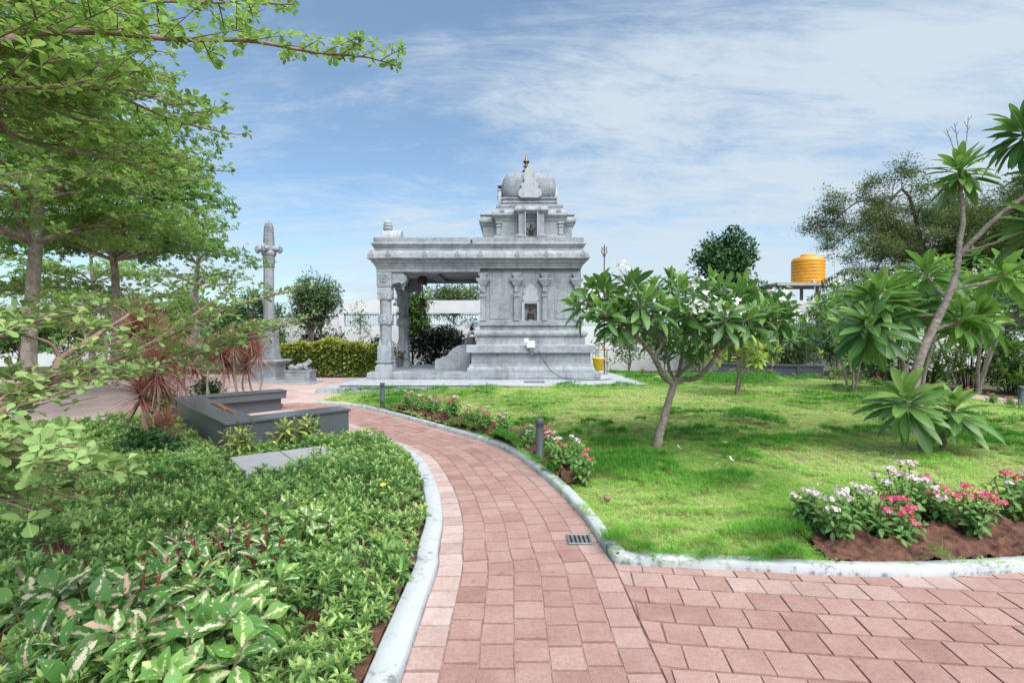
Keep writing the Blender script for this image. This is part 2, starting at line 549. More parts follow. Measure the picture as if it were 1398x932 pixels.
FAR_IN = smooth_path([(8.6, 6.3), (9.6, 8.0), (10.5, 10.0), (11.0, 12.4), (11.1, 15.0), (10.4, 18.0), (8.6, 20.0), (6.0, 20.9), (3.9, 21.1)], 70)
PL_X0, PL_X1, PL_Y0, PL_Y1, PL_Z = -5.0, 3.75, 14.85, 22.2, .27       # the low plinth under the shrine

LAWN = [tuple(p) for p in FRONT] + [tuple(p) for p in FAR_IN] + [(3.8, 15.2), (3.85, 14.9), (-5.0, 14.8)] + [tuple(p) for p in RC[::-1] if p[1] > 3.64 and p[0] > -4.9]


def lawn_h(x, y):
    x = np.asarray(x, float); y = np.asarray(y, float)
    h = .045 + .20 * sstep(5, 14, y) * sstep(-5.2, 1.0, x) * (1 - .4 * sstep(16, 21, y))
    h = h + .035 * (vnoise(x, y, 3, .9) - .5) + .03 * (vnoise(x, y, 5, 2.1) - .5)
    return h


BED_EDGE = [tuple(G(a, b, .06)[:2]) for a, b in ((1136, 768), (1108, 744), (1084, 712), (1092, 696), (1150, 688), (1240, 692), (1330, 700), (1398, 690))]
BED_EDGE += [(5.6, 4.85), (6.6, 5.15)] + [tuple(p) for p in offset(FRONT, .085)[::-1] if 2.2 < p[0] < 6.6]
i_b0 = int(np.argmin(np.abs(RC[:, 1] - 5.35))); i_b1 = int(np.argmin(np.abs(RC[:, 1] - 11.0)))
_sel = np.linspace(i_b0, i_b1, 60).astype(int)
_bw = .10 + .36 * np.sin(np.linspace(0.12, math.pi - .08, 60)) ** .5
_T = nrm(np.gradient(RC, axis=0)); _N = np.stack([-_T[:, 1], _T[:, 0]], 1)
STRIP = [tuple(p) for p in (RC - _N * .09)[_sel]] + [tuple(p) for p in (RC[_sel] - _N[_sel] * (_bw + .12)[:, None])[::-1]]
FAR_STRIP = [tuple(p) for p in offset(FAR_IN, .02)] + [tuple(p) for p in offset(FAR_IN, .38)[::-1]]

# ================================================================== ground, paving
mat_soil = m_plain('red_soil', (.17, .078, .05), (.06, .028, .02), 14, .95, .9, 30, dist=.03)
mat_earth = m_plain('earth', (.115, .12, .055), (.07, .062, .035), 3, .95, .6, 20, dist=.02)
g = MB(); g.add([(-400, -60, -.03), (400, -60, -.03), (400, 900, -.03), (-400, 900, -.03)], [(0, 1, 2, 3)])
tag(g.build('ground', mat_earth), kind='structure')


def m_paver():
    t = NT('clay_paver')
    a = t.n('ShaderNodeAttribute', attribute_name='tint'); ti = a.outputs['Fac']
    v = t.obj()
    col = t.ramp(ti, [(.0, (.225, .130, .112)), (.45, (.29, .180, .158)), (1, (.355, .24, .214))])
    blot = t.noise(3.2, 7, .65, v)
    col = t.mix(t.math('MULTIPLY', t.ramp(blot, [(.45, (0, 0, 0)), (.75, (1, 1, 1))]), .5), col, (.42, .31, .28))
    grit = t.noise(170, 3, .7, v)
    col = t.mix(.38, col, t.ramp(grit, [(.35, (.3, .28, .27)), (.65, (.74, .72, .7))]), 'OVERLAY')
    pale = t.n('ShaderNodeAttribute', attribute_name='pale').outputs['Fac']
    pn = t.math('MULTIPLY', pale, t.math('MULTIPLY', t.noise(9, 6, .7, v), 1.5), True)
    col = t.mix(t.math('MULTIPLY', pn, .8), col, (.58, .54, .52))
    spots = t.math('GREATER_THAN', t.noise(9, 3, .5, v), .70)
    col = t.mix(t.math('MULTIPLY', spots, .45), col, (.16, .11, .09))
    mot = t.noise(38, 5, .7, v)
    col = t.mix(.30, col, t.ramp(mot, [(.36, (.32, .28, .27)), (.64, (.70, .69, .68))]), 'OVERLAY')
    h = t.math('ADD', t.math('MULTIPLY', t.noise(120, 4, .7, v), .5), t.noise(14, 4, .6, v))
    return t.done(t.pbr(col, .82, t.bump(h, .5, .006), 0, .25))
mat_paver = m_paver()


def paver_mesh(name, quads, tints, pales, z=0.0, depth=.020, inset=.0045, along=None):
    """one bevelled block per quad (4 corners in plan, counter-clockwise)"""
    Q = np.asarray(quads, float); n = len(Q)
    c = Q.mean(1, keepdims=True)
    d = Q - c; ln = np.linalg.norm(d, axis=2, keepdims=True)
    if along is None: e1 = nrm(Q[:, 1] - Q[:, 0])
    else: e1 = along
    e2 = np.stack([-e1[:, 1], e1[:, 0]], 1)
    a1 = (d * e1[:, None]).sum(2, keepdims=True); a2 = (d * e2[:, None]).sum(2, keepdims=True)
    g1 = .0085 + RNG.uniform(-.0015, .002, (n, 1, 1)); g2 = .0045 + RNG.uniform(-.0015, .002, (n, 1, 1))
    a1 = np.sign(a1) * np.maximum(np.abs(a1) - g1, .004); a2 = np.sign(a2) * np.maximum(np.abs(a2) - g2, .004)
    turn = RNG.normal(0, .006, (n, 1, 1)); a1, a2 = a1 - turn * a2, a2 + turn * a1
    top = c + a1 * e1[:, None] + a2 * e2[:, None]
    lift = RNG.uniform(-.0012, .0012, (n, 4)) + RNG.uniform(-.002, .002, (n, 1))
    V = np.zeros((n, 8, 3)); V[:, :4, :2] = top; V[:, :4, 2] = z + lift; V[:, 4:, :2] = top + (top - c) * .012; V[:, 4:, 2] = z - depth
    F = [(0, 1, 2, 3), (4, 5, 1, 0), (5, 6, 2, 1), (6, 7, 3, 2), (7, 4, 0, 3)]
    lp = np.concatenate([np.array(f) for f in F]); st = np.array([0, 4, 8, 12, 16])
    me = bpy.data.meshes.new(name)
    me.vertices.add(n * 8); me.vertices.foreach_set('co', V.astype(np.float32).ravel())
    me.loops.add(n * 20); me.loops.foreach_set('vertex_index', (lp[None] + (np.arange(n) * 8)[:, None]).astype(np.int32).ravel())
    me.polygons.add(n * 5); me.polygons.foreach_set('loop_start', (st[None] + (np.arange(n) * 20)[:, None]).astype(np.int32).ravel())
    for nm, val in (('tint', tints), ('pale', pales)):
        at = me.attributes.new(nm, 'FLOAT', 'POINT'); at.data.foreach_set('value', np.repeat(np.asarray(val, np.float32), 8))
    me.polygons.foreach_set('use_smooth', np.zeros(n * 5, bool))
    me.update(calc_edges=True)
    return link(name, me, mat_paver, None, (0, 0, 0))


quads = []; tints = []; pales = []
NC = 7; cw = PATH_W / NC; BL = .196
for k in range(NC):
    a = offset(RC, cw * k); b = offset(RC, cw * (k + 1)); mid = offset(RC, cw * (k + .5))
    s = np.r_[0, np.cumsum(np.linalg.norm(np.diff(mid, axis=0), axis=1))]
    n = int(s[-1] / BL)
    off = (.0, .055, .02, .085, .035, .075, .015)[k]
    for i in range(-1, n):
        s0, s1 = i * BL + off, (i + 1) * BL + off
        if s0 < 0 or s1 > s[-1]: continue
        f = lambda c, q: np.array([np.interp(q, s, c[:, 0]), np.interp(q, s, c[:, 1])])
        quads.append([f(a, s0), f(a, s1), f(b, s1), f(b, s0)]); tints.append(RNG.beta(4, 4))
        pales.append((.75 if k == NC - 1 else .18 if k == 0 else 0.0) * RNG.uniform(.5, 1) * (1.0 if quads[-1][0][1] > 2.6 else .5))
ux, vx = nrm(np.array([1, -.125])), nrm(np.array([.125, 1]))
o0 = np.array([.722, 3.74]); RW, RB = .205, .205
for r in range(-1, 18):
    for c in range(-12, 52):
        p = o0 - vx * RW * (r + 1) + ux * (RB * (c + .5 * (r % 2)) + .02 * math.sin(r * 2.1))
        q = np.array([p, p + ux * RB, p + ux * RB + vx * RW, p + vx * RW])
        if q[:, 0].max() < .745 or q[:, 1].max() < .5: continue
        yl = np.interp(q[:, 0].mean(), FRONT[:, 0], FRONT[:, 1])
        if q[:, 1].min() > yl + .12 or (q[:, 1].min() > 3.3 and q[:, 0].max() < .9 and q[:, 1].max() > 3.8): continue
        q[:, 0] = np.maximum(q[:, 0], .724); q = np.roll(q, -1, axis=0)
        quads.append(q); tints.append(RNG.beta(4, 4)); pales.append(.35 * RNG.uniform(0, 1) if q[:, 1].max() > yl - .12 else 0)
tag(paver_mesh('path', quads, tints, pales), kind='structure')
mat_joint = m_plain('joint_sand', (.26, .16, .135), (.15, .085, .07), 14, .95, .3, 120)
jb = MB()
jb.slab([tuple(p) for p in RC[::6]] + [tuple(p) for p in LC[::-6]], -.030, -.018)
jb.slab([(.7, .3), (16, .3), (16, 3.0), (8.6, 6.3), (7.2, 5.0), (5.8, 4.12), (4.6, 3.72), (3.4, 3.5), (2.4, 3.46), (1.0, 3.6), (.7, 3.62)], -.0305, -.0085)
tag(jb.build('path_bedding', mat_joint), kind='structure')
js = MB()
for k in range(1, NC + 1):
    a = offset(RC, cw * k - .0042)[::3]; b = offset(RC, cw * k + .0042)[::3]; m_ = len(a)
    js.add([(p[0], p[1], -.005) for p in a] + [(p[0], p[1], -.005) for p in b], [(i, i + 1, m_ + i + 1, m_ + i) for i in range(m_ - 1)])
tag(js.build('joint_sand', m_plain('pale_joint_sand', (.36, .235, .20), (.20, .12, .10), 16, .95, .5, 90)), kind='structure')


def m_square():
    t = NT('square_paving'); v = t.obj()
    b = t.n('ShaderNodeTexBrick'); b.offset = .5
    q = t.n('ShaderNodeMapping'); q.inputs['Rotation'].default_value = (0, 0, .55); t.l(v, q.inputs['Vector']); t.l(q.outputs[0], b.inputs['Vector'])
    b.inputs['Scale'].default_value = 1; b.inputs['Brick Width'].default_value = .2; b.inputs['Row Height'].default_value = .2; b.inputs['Mortar Size'].default_value = .006
    b.inputs['Color1'].default_value = (.50, .36, .33, 1); b.inputs['Color2'].default_value = (.43, .29, .26, 1); b.inputs['Mortar'].default_value = (.20, .12, .10, 1)
    col = t.mix(t.math('MULTIPLY', t.ramp(t.noise(1.1, 7, .6, v), [(.38, (0, 0, 0)), (.68, (1, 1, 1))]), .55), b.outputs['Color'], (.60, .52, .50))
    return t.done(t.pbr(col, .8, t.bump(b.outputs['Fac'], -.5, .004), 0, .3))
mat_square = m_square()
sq = MB()
sq.slab([(-30, 10.4), (-9.2, 9.15), (-7.5, 10.2), (-6.62, 10.05), (-3.9, 7.28), (-2.81, 8.57)] + [tuple(p) for p in offset(LC, -.03)[::6] if 8.4 < p[1] < 11.8] + [(-4.7, 12.1), (-4.75, 14.9), (-5.1, 22.6), (-30, 24)], -.02, -.006)
tag(sq.build('square', mat_square), kind='structure')
fp = MB()
fo, fi = offset(FAR_IN, -1.7), offset(FAR_IN, -.05)
fp.slab([tuple(p) for p in fi] + [tuple(p) for p in fo[::-1]], .0, .055)
tag(fp.build('far_path', mat_square), kind='structure')


def m_kerb():
    t = NT('kerb_paint'); v = t.obj()
    worn = t.noise(13, 8, .72, t.mapped(v, (1, 1, .6)))
    big = t.noise(2.0, 4, .6, v)
    sz = t.n('ShaderNodeSeparateXYZ'); t.l(v, sz.inputs[0])
    low_ = t.math('MULTIPLY', t.math('LESS_THAN', sz.outputs[2], .022), -.07)
    f = t.math('ADD', t.math('ADD', worn, low_), t.math('MULTIPLY', t.math('SUBTRACT', big, .5), .5))
    col = t.ramp(f, [(.30, (.16, .17, .18)), (.37, (.30, .32, .335)), (.43, (.40, .43, .45)), (.8, (.45, .48, .505))])
    return t.done(t.pbr(col, .75, t.bump(worn, .5, .008), 0, .3))
mat_kerb = m_kerb()


def band(name, inner, wid, z0, z1, wob=.006, mat=mat_kerb):
    """a kerb along a curve: wid to its right (negative: to its left), a little uneven"""
    n = len(inner)
    a = offset(inner, 0); b = offset(inner, -wid)
    V = []; F = []
    wk = np.stack([np.convolve(RNG.normal(0, wob * 2.2, n + 12), np.ones(13) / 13, 'valid') + RNG.normal(0, wob * .12, n) for _ in range(4)], 1)
    for i in range(n):
        w = wk[i]
        e = .012 * (1 if wid > 0 else -1)
        Tn = b[i] - a[i]; Tn = Tn / np.linalg.norm(Tn)
        pa, pb = a[i] + Tn * w[0], b[i] + Tn * w[1]
        zt = z1 + w[2] * .4
        for p, z in ((pa, z0), (pa + Tn * .002, zt - .014), (pa + Tn * .014, zt), (pb - Tn * .014, zt), (pb - Tn * .002, zt - .014), (pb, z0)):
            V.append((p[0], p[1], z))
    for i in range(n - 1):
        for k in range(5): F.append((i * 6 + k, i * 6 + k + 1, i * 6 + 7 + k, i * 6 + 6 + k))
    F += [tuple(range(6)), tuple((n - 1) * 6 + k for k in range(5, -1, -1))]
    m = MB(); m.add(V, F, True)
    o = m.build(name, mat)
    es = o.modifiers.new('split', 'EDGE_SPLIT'); es.split_angle = .9
    return tag(o, kind='structure')


_rk = np.array([p for p in RC if p[1] > 3.62 and p[0] > -4.95])
KERB_R = np.vstack([_rk])
m_turn = np.vstack([FRONT[::-1], _rk[2:]])
# one kerb: along the front of the lawn, round the corner and up along the path
def even(P, step):
    d = np.r_[0, np.cumsum(np.linalg.norm(np.diff(P, axis=0), axis=1))]; q = np.linspace(0, d[-1], int(d[-1] / step))
    return np.stack([np.interp(q, d, P[:, 0]), np.interp(q, d, P[:, 1])], 1)
band('kerb', even(m_turn, .055), .115, -.02, .062)
_lk = np.array([p for p in LC if p[1] > .9 and p[1] < 8.45])
band('kerb', _lk[::2], -.15, -.02, .06)
band('kerb', FAR_IN, .10, -.02, .085, .004)

# ---- soil: the bed on the near side of the path, the two flower beds in the lawn
SOIL = [(-.45, .6), (-14, .6), (-14, 10.2), (-9.2, 9.1), (-7.5, 10.2), (-6.62, 10.05), (-3.894, 7.28), (-2.81, 8.57)] + [tuple(p) for p in offset(LC, .16)[::-5] if p[1] < 8.45]
SOIL_BACK = [(-7.4, 10.0), (-7.7, 11.3), (-6.5, 12.5), (-5.5, 12.4), (-5.25, 11.85), (-6.62, 10.2)]
def sheet(name, poly, hfun, step, mat, kind='structure'):
    P = np.array(poly); x0, y0 = P.min(0); x1, y1 = P.max(0)
    xs = np.arange(x0, x1 + step, step); ys = np.arange(y0, y1 + step, step)
    X, Y = np.meshgrid(xs, ys); inn = in_poly(X, Y, poly)
    Z = hfun(X, Y)
    nx = len(xs)
    ok = (inn[:-1, :-1] & inn[1:, :-1] & inn[:-1, 1:] & inn[1:, 1:])
    idx = np.arange(X.size).reshape(X.shape)
    jj, ii = np.nonzero(ok)
    F = np.stack([idx[jj, ii], idx[jj, ii + 1], idx[jj + 1, ii + 1], idx[jj + 1, ii]], 1)
    used = np.unique(F); rm = -np.ones(X.size, int); rm[used] = np.arange(len(used))
    m = MB(); m.add(np.stack([X.ravel(), Y.ravel(), Z.ravel()], 1)[used], rm[F].tolist(), True)
    o = m.build(name, mat)
    return tag(o, kind=kind)
soil_h = lambda x, y: .012 + .05 * vnoise(x, y, 8, 2.3) + .03 * vnoise(x, y, 9, 7) + .02 * vnoise(x, y, 10, 16)
sheet('bed_soil', [p if True else p for p in SOIL], lambda x, y: soil_h(x, y) - .022, .055, mat_soil)
sheet('bed_soil', SOIL_BACK, lambda x, y: soil_h(x, y) - .01, .06, mat_soil)
mat_lawn_soil = m_plain('lawn_soil', (.27, .31, .09), (.15, .15, .06), 5, .95, .5, 40, dist=.02)
_LW = [tuple(p) for p in offset(FRONT, .05)] + [tuple(p) for p in offset(FAR_IN, .05)] + [(3.9, 15.2), (3.9, 14.83), (-4.85, 14.83)] + [tuple(p) for p in offset(RC, -.06)[::-1] if p[1] > 3.72 and p[0] > -4.8]
sheet('lawn_soil', _LW, lambda x, y: lawn_h(x, y) - .018, .06, mat_lawn_soil)
clod = lambda x, y: .045 * vnoise(x, y, 21, 9) + .05 * vnoise(x, y, 22, 21) ** 1.5 + .03 * vnoise(x, y, 23, 43) ** 2
def edge_d(x, y, poly):
    P = np.array(list(poly) + [poly[0]]); d = np.diff(P, axis=0); nn = np.maximum(2, (np.linalg.norm(d, axis=1) / .04).astype(int))
    Q = np.vstack([P[i] + d[i] * np.linspace(0, 1, k, endpoint=False)[:, None] for i, k in enumerate(nn)])
    sh = np.shape(x); x = np.ravel(x); y = np.ravel(y); out = np.full(x.shape, 9.0)
    for q in Q: out = np.minimum(out, (x - q[0]) ** 2 + (y - q[1]) ** 2)
    return np.sqrt(out).reshape(sh)
def bed_h(x, y): return lawn_h(x, y) + .012 + clod(x, y)
sheet('flower_bed_soil', BED_EDGE, lambda x, y: bed_h(x, y) + .05 * sstep(.0, .35, edge_d(x, y, BED_EDGE)) - .05, .018, mat_soil)
sheet('flower_bed_soil', STRIP, lambda x, y: bed_h(x, y) + .03 * sstep(.0, .12, edge_d(x, y, STRIP)) - .035, .018, mat_soil)

# ================================================================== grass
def grass():
    L = Leaves(T_GRASS)
    zones = [(3.5, 5.6, 1900), (5.6, 8.0, 1100), (8.0, 11.5, 420), (11.5, 22, 170)]
    strips = [BED_EDGE, STRIP]
    for y0, y1, dn in zones:
        xa, xb = -5, 12.5
        n = int((xb - xa) * (y1 - y0) * dn)
        x = RNG.uniform(xa, xb, n); y = RNG.uniform(y0, y1, n)
        k = in_poly(x, y, LAWN) & (np.abs(x) < y * 1.12 + .8)
        for q in strips:
            near_ = (q is BED_EDGE) & (y < np.interp(x, FRONT[:, 0], FRONT[:, 1]) + .35) & (x > 2.35)
            k &= ~(in_poly(x, y, q) & (near_ | (edge_d(x, y, q) > .035 + .05 * vnoise(x, y, 47, 6))))
        k &= ~((x > PL_X0 - .0) & (x < PL_X1 + .05) & (y > PL_Y0 - .02))
        x, y = x[k], y[k]
        # tufty lawn: thick darker green hummocks, mound shade added in their tint, thin yellow worn places
        hum = vnoise(x * .8, y * 1.3, 31, 1.7) * .45 + vnoise(x * .7 + .35 * y, y * 1.4, 32, 3.9) * .38 + vnoise(x, y, 33, 9) * .17
        worn = sstep(.50, .68, vnoise(x, y, 35, .55) * .7 + vnoise(x, y, 36, 1.7) * .3)
        worn = np.maximum(worn, .85 * sstep(1.6, .5, np.hypot((x - 1.3) / 1.0, (y - 4.7) / .9)))
        worn = np.maximum(worn, .8 * sstep(1.3, .4, np.hypot((x - 3.0) / 4.2, (y - 12.0) / 2.4)))
        keep = RNG.uniform(0, 1, len(x)) < np.clip(.72 + .6 * (hum - .4) - .30 * worn, .25, 1)
        x, y, hum, worn = x[keep], y[keep], hum[keep], worn[keep]
        tall = sstep(.50, .64, hum) * (1 - .75 * worn)
        far = y0 > 8
        z = lawn_h(x, y) - .006 + .10 * tall
        nb = 9 if not far else 8
        m = len(x)
        az = RNG.uniform(0, 6.283, (m, nb)); lean = np.clip(RNG.normal(1.08, .25, (m, nb)) - (.42 * tall)[:, None], .1, 1.45)
        comb = nrm(np.stack([vnoise(x, y, 41, .7) - .5, vnoise(x, y, 42, .7) - .5], 1))
        D = np.stack([np.cos(az) * np.sin(lean) + .30 * comb[:, :1], np.sin(az) * np.sin(lean) + .30 * comb[:, 1:], np.cos(lean)], -1)
        D = nrm(D)
        up = np.array([0, 0, 1.0]); N = nrm(up - D * D[..., 2:3] + RNG.normal(0, .2, D.shape)); N = nrm(N - D * (D * N).sum(-1, keepdims=True))
        P = np.stack([x, y, z], -1)[:, None] + np.concatenate([RNG.normal(0, .018 if not far else .04, (m, nb, 2)), RNG.uniform(-.004, .022, (m, nb, 1))], -1)
        S = (.034 + .06 * tall)[:, None] * RNG.uniform(.6, 1.25, (m, nb)) * (1.0 if not far else 1.25)
        ti = np.clip(.36 + .50 * worn - .52 * tall + .22 * (vnoise(x, y, 44, 3) - .5), 0, 1)[:, None] + RNG.normal(0, .10, (m, nb))
        wd_ = (.0042 if y0 < 5 else .0055 if y0 < 8 else .010 if y0 < 11 else .017)
        L.add(P.reshape(-1, 3), D.reshape(-1, 3), N.reshape(-1, 3), S.ravel(), (wd_ / S).ravel(), RNG.uniform(.1, .5, m * nb), np.clip(ti, 0, 1).ravel())
    o = L.build('grass', m_leaf('grass_blade', (.06, .235, .024), (.28, .56, .09), trans=.42, rough=.5, third=(.58, .70, .28), spec=.25))
    tag(o, 'short lawn grass with darker tufts and worn yellow patches', 'grass', kind='stuff')
    print('grass blades', L.count())
grass()
# ================================================================== the granite shrine
GR = m_granite('granite')
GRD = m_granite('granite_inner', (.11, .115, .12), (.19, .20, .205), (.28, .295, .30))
GRL = m_granite('granite_light', (.26, .285, .305), (.36, .39, .415), (.46, .49, .51))
GRS = m_granite('granite_scales', pattern='scales')
FZ = .50                                                    # the floor of the porch
temple = thing('stone_temple', 'grey granite shrine with carved mouldings, pillared porch and domed tower behind the lawn', 'temple', (0, 18.5, 0))
tp = temple
# low plinth: straight with one bulge towards the lawn
m = MB()
m.slab([(PL_X0, PL_Y0), (-.55, PL_Y0), (-.1, PL_Y0 - .16), (.5, PL_Y0 - .27), (1.3, PL_Y0 - .27), (2.0, PL_Y0 - .1), (2.5, PL_Y0 + .12), (3.95, PL_Y0 + .3), (3.75, PL_Y1), (PL_X0, PL_Y1)], -.02, PL_Z - .035)
m.slab([(PL_X0 - .03, PL_Y0 - .03), (-.55, PL_Y0 - .03), (-.1, PL_Y0 - .19), (.5, PL_Y0 - .30), (1.3, PL_Y0 - .30), (2.0, PL_Y0 - .13), (2.5, PL_Y0 + .09), (3.98, PL_Y0 + .27), (3.78, PL_Y1), (PL_X0 - .03, PL_Y1)], PL_Z - .034, PL_Z)
m.build('plinth', GRL, tp, bev=.008)
m = MB(); m.box(-5.75, -5.032, 15.0, 18.6, -.02, .13); m.build('step', GRL, tp, bev=.01)
m = MB(); m.mould(-4.66, 2.84, 16.5, 21.6, [(0, PL_Z + .001), (0, PL_Z + .06), (.012, PL_Z + .065), (.012, FZ)]); m.build('platform', GR, tp, bev=.008)
# joints of the platform front are shallow proud slabs
SX0, SX1, SY0, SY1 = -1.055, 2.296, 17.1, 20.4
base = [(.42, FZ + .001), (.42, .59), (.405, .60), (.405, .625), (.36, .66), (.34, .70), (.34, .755), (.28, .76), (.28, 1.13), (.43, 1.135), (.43, 1.37), (.40, 1.386),
        (.13, 1.39), (.12, 1.65), (.15, 1.66), (.19, 1.70), (.205, 1.76), (.19, 1.82), (.15, 1.86), (.02, 1.87), (.02, 2.02), (.085, 2.025), (.085, 2.185), (.0, 2.19)]
m = MB(); m.mould(SX0, SX1, SY0, SY1, base); m.build('base_moulding', GR, tp, bev=.009)
m = MB()
# walls with a door opening on the porch side and a niche in the long side
nx0, nx1 = W(716, 0, 17.1)[0], W(733, 0, 17.1)[0]; nz0, nz1 = 2.19, W(0, 414.5, 17.1)[2]
m.box(SX0, nx0, SY0, SY0 + .3, 2.188, 3.90); m.box(nx1, SX1, SY0, SY0 + .3, 2.188, 3.90)
m.box(nx0, nx1, SY0, SY0 + .3, nz1, 3.90); m.box(nx0 - .02, nx1 + .02, SY0 + .2, SY0 + .28, 2.188, nz1 + .02)
m.box(SX1 - .3, SX1, SY0 + .3, SY1 - .3, 2.188, 3.90); m.box(SX0, SX1, SY1 - .3, SY1, 2.188, 3.90)
m.box(SX0, SX0 + .3, SY0 + .3, 18.2, 2.188, 3.90); m.box(SX0, SX0 + .3, 19.3, SY1 - .3, 2.188, 3.90)
m.box(SX0 + .3, SX1 - .3, 17.6, SY1 - .3, 2.188, 2.2)
m.build('shrine_wall', GR, tp)
# carved diagonal relief panels between the pilasters
for a, b in ((668.5, 696), (757.5, 781)):
    m = MB(); x0, x1 = W(a, 0, 17.1)[0], W(b, 0, 17.1)[0]
    m.box(x0, x1, 17.084, 17.11, 2.25, 3.80)
    m.build('wall_panel', GR, tp, bev=.006)


def pilaster(pxa, pxb):
    y = 17.02
    xc = W((pxa + pxb) / 2, 0, y)[0]; hw = (pxb - pxa) / 2 / 700 * y
    m = MB(); z0, z1 = 2.187, 3.765
    m.box(xc - hw * 1.2, xc + hw * 1.2, 16.985, 17.105, z0, z0 + .10)
    m.box(xc - hw, xc + hw, 17.0, 17.105, z0 + .10, 2.98)
    m.box(xc - hw * 1.25, xc + hw * 1.25, 16.975, 17.105, 2.98, 3.09)
    m.box(xc - hw * .85, xc + hw * .85, 17.01, 17.105, 3.09, 3.13)
    m.lathe([(hw * 1.0, 0), (hw * 1.2, .04), (hw * 1.0, .08)], (xc, 17.06, 3.13), 12)
    m.box(xc - hw * .9, xc + hw * .9, 17.0, 17.105, 3.20, 3.36)
    for i, (w, za, zb) in enumerate(((1.35, 3.36, 3.40), (1.7, 3.40, 3.45), (2.1, 3.455, 3.50), (2.55, 3.50, 3.53), (2.75, 3.532, 3.60))):
        m.box(xc - hw * w, xc + hw * w, 17.02 - .03 * w, 17.105, za, zb)
    m.prism([(xc - hw * 1.2, 3.602), (xc + hw * 1.2, 3.602), (xc + hw * 1.2, 3.67), (xc + hw * 1.8, 3.71), (xc + hw * 1.85, 3.78), (xc - hw * 1.85, 3.78), (xc - hw * 1.8, 3.71), (xc - hw * 1.2, 3.67)], 'y', 16.98, 17.1)
    m.build('pilaster', GR, tp, bev=.006)
for a, b in ((655.8, 662.6), (702, 708.3), (740.5, 747), (784, 790.5)): pilaster(a, b)
# niche frame and the cloud-shaped panel over it
fx0, fx1 = W(712.5, 0, 17.03)[0], W(736, 0, 17.03)[0]
m = MB()
m.box(fx0, nx0 - .002, 17.03, 17.105, 2.187, nz1 + .05); m.box(nx1 + .002, fx1, 17.03, 17.105, 2.187, nz1 + .05)
m.box(nx0 - .002, nx1 + .002, 17.031, 17.105, nz1, nz1 + .05)
m.build('niche_frame', GRL, tp, bev=.006)
xc = (fx0 + fx1) / 2
pl = []
for (cx_, cz_, r, a0, a1) in ((xc + .13, nz1 + .18, .14, -60, 60), (xc + .09, nz1 + .40, .15, -10, 75), (xc, nz1 + .50, .15, 20, 160), (xc - .09, nz1 + .40, .15, 105, 190), (xc - .13, nz1 + .18, .14, 120, 240)):
    for a in np.radians(np.linspace(a0, a1, 7)): pl.append((cx_ + r * math.cos(a), cz_ + r * math.sin(a)))
m = MB(); m.prism(pl, 'y', 17.05, 17.11); m.build('niche_crest', GRL, tp, bev=.008)

# ------------------------------------------------------------------ entablature over porch and shrine
EX0, EX1, EY0, EY1 = -4.49, 2.29, 16.95, 20.55
m = MB()
m.mould(EX0, EX1, EY0, EY1, [(0, 3.915), (.02, 3.93), (.02, 3.985), (.05, 4.0), (.07, 4.06), (.13, 4.10), (.15, 4.16), (.235, 4.205), (.25, 4.225), (.25, 4.262), (.235, 4.275), (.225, 4.34), (.195, 4.41), (.145, 4.465), (.10, 4.49), (.06, 4.495), (.06, 4.60), (.09, 4.605), (.09, 4.64), (.115, 4.65), (.115, 4.685), (.14, 4.69), (.14, 4.735), (.10, 4.75), (.075, 4.76), (.075, 4.925)])
m.build('entablature', GR, tp, bev=.006)
# carved crests on the rounded eave
for i, px in enumerate((507, 530, 580, 624, 656, 706, 746, 796)):
    x = W(px, 0, 16.75)[0]
    m = MB(); a = np.radians(np.linspace(0, 180, 9))
    m.prism([(x + .085 * math.cos(q), 4.285 + .15 * math.sin(q)) for q in a], 'y', 16.70 - .008, 16.86)
    m.lathe([(.0, 0), (.035, .02), (.0, .06)], (x, 16.72, 4.43), 8)
    m.build('eave_crest', GR, tp, bev=.006)
for y in (17.6, 18.7, 19.8):
    m = MB(); a = np.radians(np.linspace(0, 180, 9))
    m.prism([(y + .085 * math.cos(q), 4.285 + .15 * math.sin(q)) for q in a], 'x', EX0 - .25, EX0 - .1)
    m.build('eave_crest', GR, tp, bev=.006)
# porch beams: front, rear, side
m = MB()
m.box(EX0, SX0 - .001, EY0 + .002, EY0 + .46, 3.80, 3.914); m.build('beam', GR, tp, bev=.008)
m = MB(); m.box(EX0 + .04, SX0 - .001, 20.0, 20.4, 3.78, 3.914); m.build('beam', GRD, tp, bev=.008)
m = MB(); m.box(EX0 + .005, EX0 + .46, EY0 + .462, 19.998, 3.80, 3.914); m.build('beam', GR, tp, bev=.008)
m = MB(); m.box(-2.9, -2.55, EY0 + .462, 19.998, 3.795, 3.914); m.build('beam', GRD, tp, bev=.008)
m = MB(); m.box(SX1 - .35, SX1 - .004, 17.11, SY1, 3.901, 3.914); m.build('bearing_slab', GR, tp)


